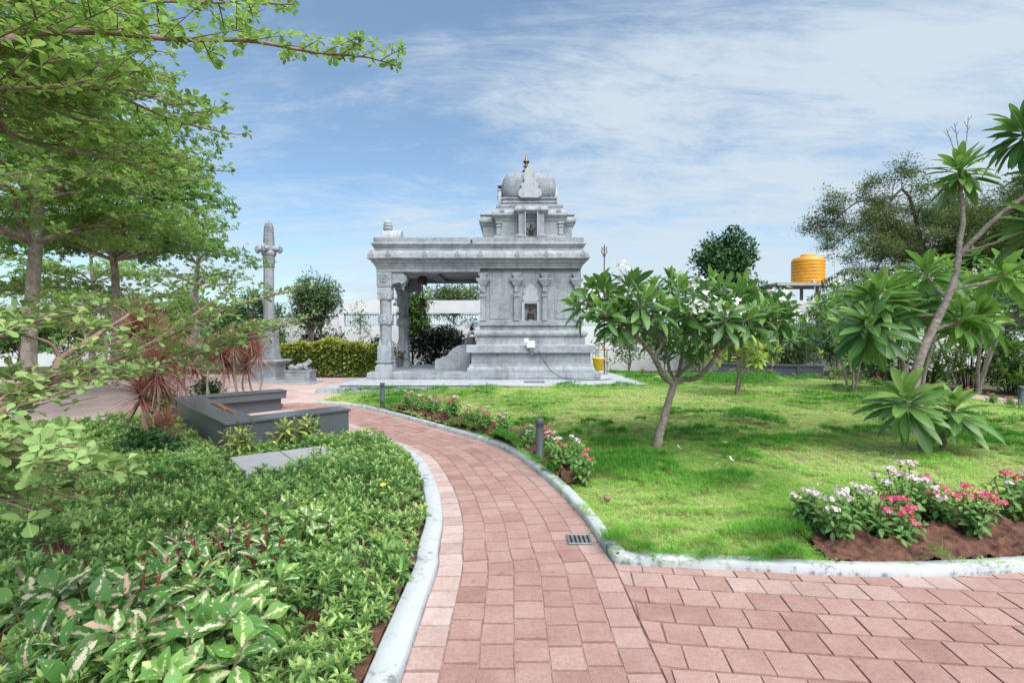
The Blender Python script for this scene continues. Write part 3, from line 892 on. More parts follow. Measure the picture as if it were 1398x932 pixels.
def pillar(xc, yc, s=1.0):
    m = MB()
    sq = lambda w, a, b: m.box(xc - w / 2 * s, xc + w / 2 * s, yc - w / 2 * s, yc + w / 2 * s, a, b)
    sq(.58, FZ + .001, .67); m.mould(xc - .22 * s, xc + .22 * s, yc - .22 * s, yc + .22 * s, [(.05, .671), (.06, .69), (.015, .72), (.0, .76), (.0, .79), (.06, .81), (.06, .855), (.02, .86)])
    sq(.455, .862, 1.36)
    m.lathe([(.20 * s, 0), (.20 * s, .70)], (xc, yc, 1.361), 8, math.pi / 8, False)
    sq(.42, 2.062, 2.40)
    m.lathe([(.195 * s, 0), (.195 * s, .50)], (xc, yc, 2.401), 8, math.pi / 8, False)
    sq(.44, 2.902, 3.31)
    p = m.build('pillar', GR, tp, bev=.014)
    # rosettes on the two square blocks, corner leaves over the low block
    for z, r in ((2.23, .155), (3.10, .14)):
        for d in ((0, -1), (-1, 0), (1, 0)):
            c0 = .21 * s if z < 2.5 else .22 * s
            ctr = (xc + d[0] * c0, yc + d[1] * c0, z)
            V = []; rings = [(r, -.004), (r, .02), (r * .82, .034), (r * .7, .014), (r * .5, .016), (r * .38, .036), (r * .12, .04)]
            n = 18; F = []
            for rr, h in rings:
                for k in range(n):
                    a = 2 * math.pi * k / n; u = rr * (1 + (.09 * math.cos(4 * a) if z > 2.5 else 0))
                    V.append((ctr[0] + d[0] * h + (u * math.cos(a) if d[0] == 0 else 0), ctr[1] + d[1] * h + (u * math.cos(a) if d[0] != 0 else 0), ctr[2] + u * math.sin(a)))
            for i in range(len(rings) - 1):
                for k in range(n): F.append((i * n + k, i * n + (k + 1) % n, i * n + n + (k + 1) % n, i * n + n + k))
            F.append(tuple((len(rings) - 1) * n + k for k in range(n)))
            q = MB(); q.add(V, F, True); q.build('rosette_relief', GR, p)
    for a, b in ((-1, -1), (1, -1), (1, 1), (-1, 1)):
        q = MB(); q.lathe([(.075 * s, 0), (.06 * s, .10), (.03 * s, .18), (.0, .24)], (xc + a * .15 * s, yc + b * .15 * s, 1.36), 8); q.build('corner_leaf', GR, p)
    # capital block with flower relief, corbel arms ending in hanging lotus buds
    c = MB(); c.box(xc - .245 * s, xc + .245 * s, yc - .245 * s, yc + .245 * s, 3.312, 3.799)
    c.box(xc - .255 * s, xc + .255 * s, yc - .255 * s, yc + .255 * s, 3.36, 3.385)
    cp = c.build('capital', GR, tp, bev=.012)
    r_ = MB()
    for k in range(8):
        a = k * math.pi / 4
        r_.ball((xc + .12 * math.cos(a), yc - .247 * s, 3.60 + .12 * math.sin(a)), .055, .022, .055, 8, 6)
    r_.ball((xc, yc - .247 * s, 3.60), .05, .03, .05, 8, 6)
    r_.build('flower_relief', GR, cp)
    for d in ((1, 0), (0, 1 if yc < 18 else -1)):
        b = MB()
        prof = [(.246, 3.40), (.50, 3.46), (.56, 3.40), (.66, 3.44), (.73, 3.52), (.73, 3.66), (.66, 3.72), (.62, 3.797), (.246, 3.797)]
        w = .19 * s
        if d[0]: b.prism([(xc + t * d[0], z) for t, z in prof], 'y', yc - w, yc + w)
        else: b.prism([(yc + t * d[1], z) for t, z in prof], 'x', xc - w, xc + w)
        bx, by = xc + .58 * d[0], yc + .58 * d[1]
        b.lathe([(.0, -.16), (.03, -.13), (.05, -.09), (.03, -.05), (.07, -.02), (.10, .04), (.06, .08)], (bx, by, 3.36), 10)
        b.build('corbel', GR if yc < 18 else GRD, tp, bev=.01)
pillar(-4.235, 17.2); pillar(-4.275, 20.2, .97)

# curved balustrades beside the porch steps
bal = [(594, 504.3), (594, 492), (597, 489.4), (601, 489.2), (604, 486.5), (608, 487), (611, 485), (614, 480), (619, 475.5), (624, 472.4), (630, 470.4), (640, 469.6), (643, 473), (643, 504.3)]
P2 = [(W(a, b, 18.1)[0], max(FZ + .001, W(a, b, 18.1)[2])) for a, b in bal]
m = MB(); m.prism(P2, 'y', 18.02, 18.2); m.build('balustrade', GR, tp, bev=.012, seg=2)
m = MB(); m.prism(P2, 'y', 19.3, 19.48); m.build('balustrade', GR, tp, bev=.012, seg=2)
for k in range(3):
    m = MB(); m.box(-2.5 + .34 * k, -1.50, 18.202, 19.298, FZ + .29 * k + .001, FZ + .29 * (k + 1)); m.build('porch_step', GR, tp, bev=.01)

# porch roof ornament: barrel with a stepped finial
m = MB(); y = 17.6
ax0, ax1 = W(521.5, 0, y)[0], W(546.5, 0, y)[0]; zb = 4.925
a = np.radians(np.linspace(0, 180, 13)); 
m.box(ax0 - .02, ax1 + .02, y, y + .62, zb, zb + .16)
m.prism([(y + .31 + .28 * math.cos(q), zb + .16 + .28 * math.sin(q)) for q in a], 'x', ax0, ax1)
ro = m.build('roof_ornament', GRL, tp, bev=.006)
m = MB(); xf = W(529.5, 0, y + .3)[0]
m.lathe([(.13, 0), (.13, .05), (.17, .07), (.17, .12), (.14, .13), (.14, .17), (.165, .18), (.165, .22), (.13, .23), (.13, .27), (.14, .28), (.135, .31), (.07, .36), (.0, .42)], (xf, y + .31, zb + .41), 16, 0, False)
m.build('ornament_finial', GRL, ro)

# ------------------------------------------------------------------ the tower over the shrine
tw = MB()
tw.mould(-1.02, 2.19, 17.0, 20.4, [(0, 4.6), (0, 4.92), (-.02, 4.935)])
tw.build('tower_base', GR, tp, bev=.008)
# recessed corner bays
tw = MB()
tw.mould(-.99, 2.04, 17.42, 20.1, [(0, 4.93), (0, 5.40), (.03, 5.41), (.06, 5.47), (.12, 5.53), (.13, 5.56), (.125, 5.63), (.10, 5.68), (.05, 5.70), (.05, 5.76), (.09, 5.77), (.09, 5.80)])
tw.build('tower_corner_bay', GR, tp, bev=.006)
tw = MB()
tw.mould(-.53, 1.72, 17.18, 20.3, [(.06, 4.932), (.07, 4.96), (.06, 5.04), (0, 5.06), (0, 5.50), (.03, 5.54), (.05, 5.60), (.12, 5.67), (.15, 5.70), (.15, 5.74), (.14, 5.80), (.10, 5.87), (.05, 5.90), (.05, 5.95), (-.02, 5.955), (-.02, 6.0), (.0, 6.01), (.0, 6.09)])
tw.build('tower_storey', GR, tp, bev=.006)
for px in (681, 766):
    xq = W(px, 0, 17.15)[0]; q = MB()
    q.box(xq - .075, xq + .075, 17.13, 17.185, 5.06, 5.33); q.box(xq - .10, xq + .10, 17.11, 17.185, 5.33, 5.37); q.box(xq - .065, xq + .065, 17.13, 17.185, 5.37, 5.44)
    q.box(xq - .11, xq + .11, 17.10, 17.185, 5.44, 5.50)
    q.build('tower_pilaster', GR, tp, bev=.005)
for px in (685, 763):
    xq = W(px, 0, 17.0)[0]; q = MB(); a = np.radians(np.linspace(-20, 200, 11))
    q.prism([(xq + .085 * math.cos(t), 5.84 + .09 * math.sin(t)) for t in a], 'y', 17.02, 17.12); q.build('tower_crest', GR, tp, bev=.006)
# central bay with niche
cx0, cx1 = W(703.7, 0, 16.95)[0], W(747, 0, 16.95)[0]; cm = (cx0 + cx1) / 2
q = MB()
q.box(cx0 + .10, cm - .22, 16.93, 17.179, 5.04, 5.72); q.box(cm + .22, cx1 - .10, 16.93, 17.179, 5.04, 5.72)
for s_ in (-1, 1):
    q.lathe([(.06, 0), (.09, .03), (.09, .07), (.06, .10)], (cm + s_ * .40, 16.95, 4.94), 12)
    q.box(min(cm + s_ * .22, cm + s_ * .52), max(cm + s_ * .22, cm + s_ * .52), 16.88, 17.1, 4.936, 5.04)
q.mould(cx0 + .06, cx1 - .06, 16.94, 17.3, [(0, 5.721), (.04, 5.76), (.10, 5.80), (.11, 5.84), (.09, 5.91), (.04, 5.96), (0, 5.965), (0, 6.02)])
q.build('tower_centre_bay', GR, tp, bev=.006)
for s_ in (-1, 1):
    q = MB(); q.box(cm + s_ * .205 - .018, cm + s_ * .205 + .018, 16.86, 17.16, 4.937, 5.80); q.build('niche_post', GRL, tp, bev=.004)
    q = MB(); a = np.radians(np.linspace(-20, 200, 11))
    q.prism([(cm + s_ * .25 + .075 * math.cos(t), 5.86 + .085 * math.sin(t)) for t in a], 'y', 16.82, 16.9); q.build('tower_crest', GR, tp, bev=.006)
# neck, ribbed dome, gable plates
q = MB(); q.mould(-.30, 1.49, 17.55, 19.95, [(.10, 6.091), (.10, 6.15), (.02, 6.16), (.02, 6.22), (.06, 6.23), (.06, 6.28), (0, 6.29), (0, 6.36), (.05, 6.37), (.05, 6.42)]); q.build('tower_neck', GR, tp, bev=.006)
dcx, dcy = .59, 18.75
q = MB()
V = []; F = []; n = 56
prof = [(.93, 0), (.97, .05), (.995, .18), (1.0, .36), (.995, .54), (.97, .68), (.92, .80), (.83, .90), (.70, .965), (.50, 1.01), (.26, 1.035), (.0, 1.04)]
for r, t in prof:
    for k in range(n):
        a = 2 * math.pi * (k + .5) / n; ca, sa = math.cos(a), math.sin(a); p_ = 7.0
        g_ = 1 / (abs(ca) ** p_ + abs(sa) ** p_) ** (1 / p_)
        V.append((dcx + .95 * r * g_ * ca, dcy + 1.24 * r * g_ * sa, 6.42 + 1.0 * t))
for i in range(len(prof) - 1):
    for k in range(n): F.append((i * n + k, i * n + (k + 1) % n, i * n + n + (k + 1) % n, i * n + n + k))
F.append(tuple(range(n - 1, -1, -1)))
q.add(V, F, True)
dome = q.build('dome', GRS, tp, weld=True)
kd = [(-.40, .04), (-.30, -.02), (.30, -.02), (.40, .04), (.41, .16), (.36, .28), (.28, .34), (.34, .42), (.30, .50), (.22, .50), (.19, .56), (.22, .70), (.19, .86), (.17, .98), (.06, 1.10), (0, 1.18), (-.06, 1.10), (-.17, .98), (-.19, .86), (-.22, .70), (-.19, .56), (-.22, .50), (-.30, .50), (-.34, .42), (-.28, .34), (-.36, .28), (-.41, .16)]
kx = W(723.5, 0, 17.45)[0]
q = MB(); q.prism([(kx + a * .98, 6.40 + b * .96) for a, b in kd], 'y', 17.40, 17.72); q.build('dome_gable', GRL, dome, bev=.012, seg=2)
q = MB(); q.prism([(kx + a * .98, 6.40 + b * .96) for a, b in kd], 'y', 19.8, 20.1); q.build('dome_gable', GRL, dome, bev=.012, seg=2)
for s_ in (-1, 1):
    q = MB(); x0 = dcx + s_ * .97 - (.10 if s_ < 0 else .09)
    a = np.radians(np.linspace(0, 180, 15))
    q.prism([(17.75, 6.10), (19.75, 6.10)] + [(dcy + 1.0 * math.cos(t), 6.45 + .62 * math.sin(t)) for t in a], 'x', x0, x0 + .12)
    if s_ < 0:
        for z in (6.55, 6.75, 6.92): q.box(x0 - .03, x0 + .12, dcy - .9, dcy + .9, z, z + .06)
    q.build('dome_end_plate', GRL, dome, bev=.01)
mat_gold = m_plain('aged_brass', (.24, .19, .115), (.13, .10, .065), 12, .42, .15, 40, metal=.85)
q = MB(); q.lathe([(.10, 0), (.10, .05), (.06, .08), (.05, .12), (.10, .15), (.16, .22), (.165, .28), (.12, .34), (.06, .37), (.05, .42), (.11, .45), (.11, .48), (.05, .50), (.07, .58), (.12, .63), (.12, .66), (.06, .70), (.045, .76), (.02, .86), (.0, .94)], (W(718.5, 0, dcy)[0], dcy, 7.41), 20)
q.build('finial', mat_gold, dome)

# ------------------------------------------------------------------ things in and on the shrine
mat_idol = m_plain('dark_stone', (.045, .045, .045), (.02, .02, .022), 20, .45, .3, 60)
mat_cloth_r = m_plain('red_cloth', (.30, .05, .04), (.16, .06, .03), 30, .8, .2, 60)
def idol(loc, h, seated, label):
    t = thing('statue', label, 'statue', loc)
    b = MB(); x, y, z = loc
    b.box(x - .13 * h, x + .13 * h, y - .06, y + .06, z, z + .10 * h); b.build('pedestal', GR, t, bev=.005)
    q = MB()
    if seated:
        q.ball((x, y, z + .22 * h), .26 * h, .14 * h, .12 * h, 12, 8)
        q.ball((x, y, z + .44 * h), .15 * h, .11 * h, .22 * h)
        for s_ in (-1, 1): q.tube([(x + s_ * .13 * h, y, z + .56 * h), (x + s_ * .24 * h, y - .03, z + .42 * h), (x + s_ * .15 * h, y - .09, z + .32 * h)], .042 * h, 7)
    else:
        for s_ in (-1, 1):
            q.tube([(x + s_ * .07 * h, y, z + .10 * h), (x + s_ * .08 * h, y, z + .30 * h), (x + s_ * .06 * h, y, z + .45 * h)], [.045 * h, .05 * h, .07 * h], 8)
            q.tube([(x + s_ * .14 * h, y, z + .66 * h), (x + s_ * .25 * h, y, z + .56 * h), (x + s_ * .27 * h, y - .03, z + .74 * h)], .038 * h, 7)
            q.tube([(x + s_ * .13 * h, y, z + .64 * h), (x + s_ * .22 * h, y - .02, z + .48 * h), (x + s_ * .16 * h, y - .05, z + .42 * h)], .036 * h, 7)
        q.ball((x, y, z + .56 * h), .13 * h, .09 * h, .20 * h)
    q.ball((x, y, z + .80 * h), .085 * h, .085 * h, .10 * h, 10, 8)
    q.build('body', mat_idol, t)
    c = MB(); c.lathe([(.09 * h, 0), (.10 * h, .03 * h), (.07 * h, .08 * h), (.03 * h, .14 * h), (0, .18 * h)], (x, y, z + .85 * h), 10); c.build('crown', mat_gold if seated else mat_idol, t)
    if seated:
        s = MB(); s.tube([(x - .12 * h, y - .06, z + .60 * h), (x - .05 * h, y - .12, z + .44 * h), (x + .05 * h, y - .12, z + .44 * h), (x + .12 * h, y - .06, z + .60 * h)], .025 * h, 6); s.build('garland', mat_cloth_r, t)
idol((W(724.5, 0, 17.2)[0], 17.2, 2.192), .50, True, 'small dark seated statue with a red garland in the lower wall niche of the shrine')
idol((cm, 17.05, 4.937), .46, False, 'small dark standing statue in the niche of the shrine tower')

t = thing('bell', 'brown bronze bell hanging from the porch ceiling beside the rear pillar', 'bell', tuple(W(577, 410, 19.2)))
x, y, _ = W(577, 410, 19.2)
mat_br = m_plain('old_bronze', (.13, .085, .05), (.07, .045, .03), 12, .5, .2, 40, metal=.6)
q = MB(); zt = W(0, 407, 19.2)[2]
q.lathe([(.155, -.33), (.165, -.33), (.15, -.27), (.115, -.18), (.105, -.08), (.08, -.02), (.0, 0)], (x, y, zt), 18); q.build('bell_body', mat_br, t)
q = MB(); q.tube([(x, y, zt - .02), (x, y, 3.92)], .016, 8); q.lathe([(.16, 0), (.19, .05), (.19, .22), (.12, .30)], (x, y, 3.614), 16); q.build('hanger', mat_br, t)
q = MB(); q.ball((x, y, zt - .36), .035, .035, .045, 8, 6); q.tube([(x, y, zt - .35), (x, y, zt - .1)], .01, 6); q.build('clapper', mat_br, t)

mat_white_m = m_plain('white_enamel', (.66, .68, .70), (.58, .6, .62), 8, .4, .05)
mat_black = m_plain('black_plastic', (.02, .02, .022), None, 8, .5, .05)
mat_glass = m_plain('lamp_glass', (.50, .53, .55), None, 5, .12, 0)
t = thing('floodlight', 'white floodlight clamped to the ledge of the shrine base', 'floodlight', (W(723, 0, 16.5)[0], 16.6, 1.2))
x = W(724, 0, 16.5)[0]
q = MB(); q.box(x - .12, x + .15, 16.50, 16.62, 1.30, 1.52); q.build('housing', mat_white_m, t, bev=.015, seg=2)
q = MB(); q.box(x - .20, x - .06, 16.48, 16.60, 1.46, 1.60); q.build('shade', mat_white_m, t, bev=.01)
q = MB(); q.box(x - .02, x + .12, 16.56, 16.66, 1.18, 1.30); q.box(x + .02, x + .10, 16.60, 16.668, 1.10, 1.18); q.build('bracket', m_plain('grey_metal', (.30, .31, .32), None, 8, .4, .05, metal=.5), t, bev=.006)
q = MB()
cp = [W(735, 478, 16.62), W(741, 490, 16.50), W(750, 503, 16.42), W(760, 512, 16.36), W(770, 516.2, 16.30), W(790, 518.3, 16.2), W(812, 518.6, 16.1), W(835, 517.4, 16.6)]
cp = [np.array([p[0], p[1], max(p[2], PL_Z + .012)]) for p in cp]
q.tube(smooth_path(cp, 40), .011, 6); tag(q.build('power_cable', mat_black), 'thin black cable running down the shrine base from the floodlight', 'cable')
t = thing('drain_grate', 'small grey slotted drain grate in the granite plinth of the shrine', 'drain grate', (W(728, 0, 15.6)[0], 15.5, PL_Z))
x = W(729, 0, 15.7)[0]
mat_steel = m_plain('cast_steel', (.30, .315, .325), (.20, .21, .22), 14, .5, .2, 50, metal=.6)
mat_pit_shade = m_plain('drain_shade', (.012, .012, .013), None, 5, .9, 0)
q = MB(); q.box(x - .31, x + .31, 15.42, 15.86, PL_Z + .001, PL_Z + .006); q.build('pit_shade', mat_pit_shade, t)  # thin near-black plate, paints the shade of the opening under the slats
q = MB()
for k in range(11): q.box(x - .30 + .055 * k, x - .27 + .055 * k, 15.44, 15.84, PL_Z + .007, PL_Z + .016)
q.box(x - .32, x + .34, 15.40, 15.439, PL_Z + .007, PL_Z + .018); q.box(x - .32, x + .34, 15.841, 15.88, PL_Z + .007, PL_Z + .018)
q.build('slats', mat_steel, t)
# pipe spout on the parapet
q = MB(); s0 = W(644, 329, 16.84); q.tube([s0 + np.array([0, .1, 0]), s0, s0 + np.array([0, -.16, -.02])], .03, 8); q.build('roof_spout', mat_black, tp)

mat_yel = m_plain('yellow_plastic', (.80, .56, .01), (.66, .42, .01), 30, .4, .25, 60)
mat_copper = m_plain('copper_pipe', (.44, .27, .14), (.32, .19, .10), 14, .38, .1, 40, metal=.6)
t = thing('bucket_stand', 'copper coloured tube frame beside the shrine from which a yellow bucket hangs', 'stand', (W(818, 0, 19.3)[0], 19.3, PL_Z))
ya = 19.3; xa, xb = W(815, 0, ya)[0], W(827, 0, ya)[0]; zt = W(0, 477, ya)[2]
for xx in (xa, xb):
    for yy in (ya - .25, ya + .25):
        q = MB(); q.tube([(xx, yy, PL_Z), (xx, yy, zt)], .02, 8); q.build('leg', mat_copper, t)
q = MB(); q.tube([(xa, ya - .25, zt), (xb, ya - .25, zt), (xb, ya + .25, zt), (xa, ya + .25, zt), (xa, ya - .25, zt)], .02, 8); q.tube([(xa, ya, zt), (xb, ya, zt)], .02, 8); q.build('top_frame', mat_copper, t)
q = MB(); q.tube([(xa, ya - .25, .45), (xb, ya - .25, .45)], .015, 8); q.build('rail', mat_copper, t)
t = thing('bucket', 'bright yellow plastic bucket hanging in the copper frame beside the shrine', 'bucket', (W(816.5, 0, 18.9)[0], 18.9, .4))
q = MB(); c = (W(816.5, 0, 18.9)[0], 18.85, W(0, 505.5, 18.9)[2])
q.lathe([(.0, .01), (.15, .0), (.21, .42), (.235, .43), (.235, .47), (.205, .47), (.145, .02), (.0, .02)], c, 22); q.build('pail', mat_yel, t)
q = MB(); a = np.radians(np.linspace(0, 180, 15)); q.tube([(c[0] + .225 * math.cos(k), c[1], c[2] + .45 + .26 * math.sin(k)) for k in a], .008, 6); q.build('handle', mat_steel, t)

t = thing('trident', 'tall bronze trident standing on a pole behind the shrine', 'trident', (3.42, 19.0, PL_Z))
q = MB(); q.tube([(3.42, 19.0, PL_Z), (3.42, 19.0, 4.75)], .02, 8); q.build('pole', mat_br, t)
q = MB(); z = 4.68
q.tube([(3.42, 19, z), (3.42, 19, z + .30), (3.42, 19, z + .44)], [.022, .028, .002], 8)
for s_ in (-1, 1):
    q.tube(smooth_path([(3.42, 19, z + .06), (3.42 + s_ * .06, 19, z + .05), (3.42 + s_ * .10, 19, z + .14), (3.42 + s_ * .07, 19, z + .24), (3.42 + s_ * .11, 19, z + .33)], 10), np.r_[np.full(9, .017), .002], 7)
q.ball((3.42, 19, z), .05, .05, .06, 8, 6); q.build('prongs', mat_br, t)

# flower pots on the porch
mat_pot = m_plain('grey_pot', (.34, .36, .375), (.26, .28, .29), 8, .6, .15)
lf_pot = m_leaf('pot_leaf', (.03, .075, .018), (.09, .17, .035))
def flower_pot(c, r, h, colr, label, ph):
    t = thing('flower_pot', label, 'flower pot', c)
    q = MB(); q.lathe([(0, 0), (r * .72, 0), (r, h), (r * 1.06, h), (r * 1.06, h * .9 + .03), (r * .9, h * .92), (0, h * .85)], c, 18); q.build('pot', mat_pot, t)
    L = Leaves(T_OVAL); k = 16
    C = np.array(c) + np.stack([RNG.normal(0, r * .5, k), RNG.normal(0, r * .5, k), h + RNG.uniform(.02, ph, k)], 1)
    L.rosettes(C, np.stack([RNG.normal(0, .5, k), RNG.normal(0, .5, k), np.ones(k)], 1), 7, (.07, .13), (30, 110), (.5, .6), (.1, .4)); L.build('foliage', lf_pot, t)
    L = Leaves(T_OBOV); k = 7
    C = np.array(c) + np.stack([RNG.normal(0, r * .55, k), RNG.normal(-.03, r * .5, k), h + ph * RNG.uniform(.55, 1.2, k)], 1)
    L.rosettes(C, np.stack([RNG.normal(0, .5, k), RNG.normal(-.4, .5, k), np.ones(k)], 1), 8, (.045, .06), (20, 85), (.7, .9), (.1, .3)); L.build('blossom', colr, t)
mat_redpet = m_leaf('red_petal', (.45, .02, .025), (.60, .05, .06), trans=.2)
mat_pinkpet = m_leaf('coral_petal', (.62, .16, .18), (.70, .26, .28), trans=.2)
flower_pot(tuple(W(546, 499.6, 19.9)[:2]) + (FZ,), .15, .28, mat_pinkpet, 'grey pot with a coral flowering plant at the foot of the rear porch pillar', .28)
flower_pot((W(644.5, 0, 18.1)[0] - .02, 18.11, W(0, 470, 18.1)[2]), .15, .27, mat_redpet, 'grey pot with a dark red flowering plant on top of the porch balustrade', .40)

# ------------------------------------------------------------------ flag pillar and the animal pedestal on the square
fx, fy = W(367, 0, 19.4)[0], 19.4
t = thing('stone_pillar', 'tall free-standing carved granite pillar with four scrolled arms and a ribbed tip', 'pillar', (fx, fy, 0))
q = MB(); q.box(fx - .95, fx + .95, fy - .75, fy + .75, -.004, .05); q.build('footing', GRL, t, bev=.008)
q = MB(); q.mould(fx - .46, fx + .46, fy - .46, fy + .46, [(.0, .051), (.04, .06), (.0, .14), (-.02, .60), (.02, .64), (.11, .70), (.15, .73), (.15, .78), (.10, .80), (.02, .815)]); q.build('base', GR, t, bev=.01)
q = MB(); q.mould(fx - .28, fx + .28, fy - .28, fy + .28, [(.06, .816), (.04, .95), (.0, 1.3), (-.02, 1.75), (-.02, 2.05), (-.06, 2.10)]); sh = q.build('lower_shaft', GR, t, bev=.012)
q = MB()
for i in range(14):
    a = RNG.uniform(0, 6.28); zz = .95 + .085 * i; xx = fx + .16 * math.sin(i * 1.9)
    aa = np.linspace(0, 5.2, 14) + a
    q.tube([(xx + (.02 + .012 * k) * math.cos(b), fy - .315 + .055 * sstep(.9, 1.9, zz), zz + (.02 + .012 * k) * math.sin(b)) for k, b in enumerate(aa[:10])], .016, 6)
q.build('carved_ornament', GR, sh)
q = MB(); q.lathe([(.22, 2.10), (.20, 2.2), (.185, 4.28), (.215, 4.30), (.215, 4.35), (.185, 4.37)], (fx, fy, 0), 8, math.pi / 8, False); q.build('shaft', GR, t, bev=.008)
q = MB(); q.lathe([(.185, 4.37), (.215, 4.42), (.215, 4.70), (.25, 4.74), (.27, 4.80), (.27, 4.86), (.20, 4.90), (.20, 5.16)], (fx, fy, 0), 8, math.pi / 8, False); q.build('capital', GR, t, bev=.01)
for k in range(4):
    a = k * math.pi / 2; d = np.array([math.cos(a), math.sin(a), 0]); o = np.array([fx, fy, 4.97])
    q = MB(); q.tube([o + d * .12, o + d * .30, o + d * .42 + np.array([0, 0, -.03])], [.12, .11, .08], 10)
    b = np.linspace(0, 7.5, 18)
    q.tube([o + d * (.40 + (.12 - .012 * i) * math.sin(c)) + np.array([0, 0, .03 + (.14 - .014 * i * .6) * math.cos(c) - .06]) for i, c in enumerate(b[:10])], .055, 8)
    q.build('scroll_arm', GR, t)
q = MB(); pr = [(.19, 5.10), (.20, 5.16)]
z = 5.16; r = .195
for i in range(8): pr += [(r, z), (r + .012, z + .02), (r + .012, z + .06), (r - .012, z + .07)]; z += .085; r -= .005
pr += [(r - .01, z + .03), (r - .03, z + .10), (.06, z + .18), (0, z + .22)]
q.lathe(pr, (fx, fy, 0), 8, math.pi / 8, False); q.build('ribbed_tip', GR, t)

px_, py_ = W(409, 0, 18.5)[0], 18.6
t = thing('pedestal', 'low granite block pedestal on the red paving beside the tall pillar', 'pedestal', (px_, py_, 0))
q = MB(); q.box(px_ - .62, px_ + .62, py_ - .5, py_ + .5, -.003, .04); q.build('footing', GRL, t, bev=.006)
q = MB(); q.mould(px_ - .44, px_ + .44, py_ - .33, py_ + .33, [(.02, .041), (.02, .08), (0, .09), (0, .40), (.025, .41), (.025, .46)]); q.build('block', GR, t, bev=.008)
t = thing('stone_animal', 'small carved grey animal lying with its head raised on the pedestal', 'statue', (px_, py_, .46))
q = MB(); z0 = .46
def skin_body(name, verts, edges, radii, mat, parent, sub=2):
    me = bpy.data.meshes.new(name); o0 = abs_loc(parent)
    me.from_pydata([(v[0] - o0[0], v[1] - o0[1], v[2] - o0[2]) for v in verts], edges, [])
    o = link(name, me, mat, parent, abs_loc(parent))
    md = o.modifiers.new('skin', 'SKIN'); sv = me.skin_vertices[0].data if me.skin_vertices else None
    if sv is None:
        bm = bmesh.new(); bm.from_mesh(me); bm.verts.layers.skin.verify(); bm.to_mesh(me); bm.free(); sv = me.skin_vertices[0].data
    for i, r in enumerate(radii): sv[i].radius = (r, r); sv[i].use_root = (i == 0)
    md.use_smooth_shade = True
    s = o.modifiers.new('sub', 'SUBSURF'); s.levels = s.render_levels = sub
    return o
x, y = px_, py_
vs_ = [(x + .02, y, z0 + .13), (x + .18, y, z0 + .15), (x - .16, y, z0 + .12), (x + .26, y, z0 + .26), (x + .33, y, z0 + .31), (x + .42, y - .01, z0 + .29),
       (x + .20, y - .13, z0 + .07), (x + .34, y - .14, z0 + .04), (x - .14, y - .15, z0 + .07), (x + .0, y - .18, z0 + .045),
       (x + .20, y + .13, z0 + .07), (x + .34, y + .14, z0 + .04), (x - .14, y + .15, z0 + .07), (x + .0, y + .18, z0 + .045),
       (x - .28, y, z0 + .09), (x - .38, y - .03, z0 + .04), (x + .30, y - .07, z0 + .37), (x + .30, y + .07, z0 + .37)]
ed_ = [(0, 1), (0, 2), (1, 3), (3, 4), (4, 5), (1, 6), (6, 7), (2, 8), (8, 9), (1, 10), (10, 11), (2, 12), (12, 13), (2, 14), (14, 15), (4, 16), (4, 17)]
skin_body('body', vs_, ed_, [.125, .115, .125, .08, .085, .045, .05, .035, .07, .04, .05, .035, .07, .04, .05, .02, .025, .025], GR, t)
q = MB(); q.ball((x - .30, y - .08, z0 + .09), .12, .12, .12, 12, 8); q.build('stone_ball', GR, t)
# ================================================================== bollard lights
mat_boll = m_plain('grey_powder_coat', (.075, .088, .095), (.055, .065, .07), 6, .5, .1, 60)
mat_boll_d = m_plain('dark_recess', (.02, .022, .025), None, 6, .5, 0)
mat_conc = m_plain('concrete', (.40, .40, .39), (.26, .26, .255), 8, .9, .5, 30, dist=.01)
bl = [((737, 633), 'grey bollard light beside the path at the near end of the kerb flower border'),
      ((522, 559), 'grey bollard light at the far end of the kerb flower border near the shrine step'),
      ((1174, 533), 'grey bollard light on the far lawn edge behind the big leaning frangipani'),
      ((1394, 563), 'grey bollard light on the lawn edge by red flowers close to the dark leaved frangipani'),
      ((1007, 514), 'dark slim bollard light on the far lawn edge behind the yellowish young frangipani')]
b0 = None
for (p, lab) in bl:
    zg = .03
    g_ = G(p[0], p[1], zg)
    if p[1] < 560: g_[2] = .06
    if b0 is None:
        b0 = thing('bollard_light', lab, 'bollard', (g_[0], g_[1], zg), 'bollard lights round the lawn')
        x, y, z = g_[0], g_[1], zg
        q = MB(); q.lathe([(.058, -.02), (.058, .03), (.05, .035), (.05, .465)], (x, y, z), 24); q.build('post', mat_boll, b0)
        q = MB(); q.lathe([(.036, .466), (.036, .515)], (x, y, z), 20); q.build('lamp_core', mat_boll_d, b0)
        q = MB(); q.lathe([(.047, .472), (.047, .482)], (x, y, z), 20); q.lathe([(.047, .489), (.047, .499)], (x, y, z), 20); q.build('louvre', mat_boll, b0)
        q = MB(); q.lathe([(.05, .505), (.053, .512), (.053, .555), (.045, .568), (.0, .57)], (x, y, z), 24); q.build('cap', mat_boll, b0)
        q = MB(); q.cbox((x + .0, y - .02, z - .03), .19, .17, .045, .5); q.build('footing', mat_conc, b0, bev=.008)
    else:
        c = copy_tree(b0); c.location = (g_[0], g_[1], g_[2]); c['label'] = lab

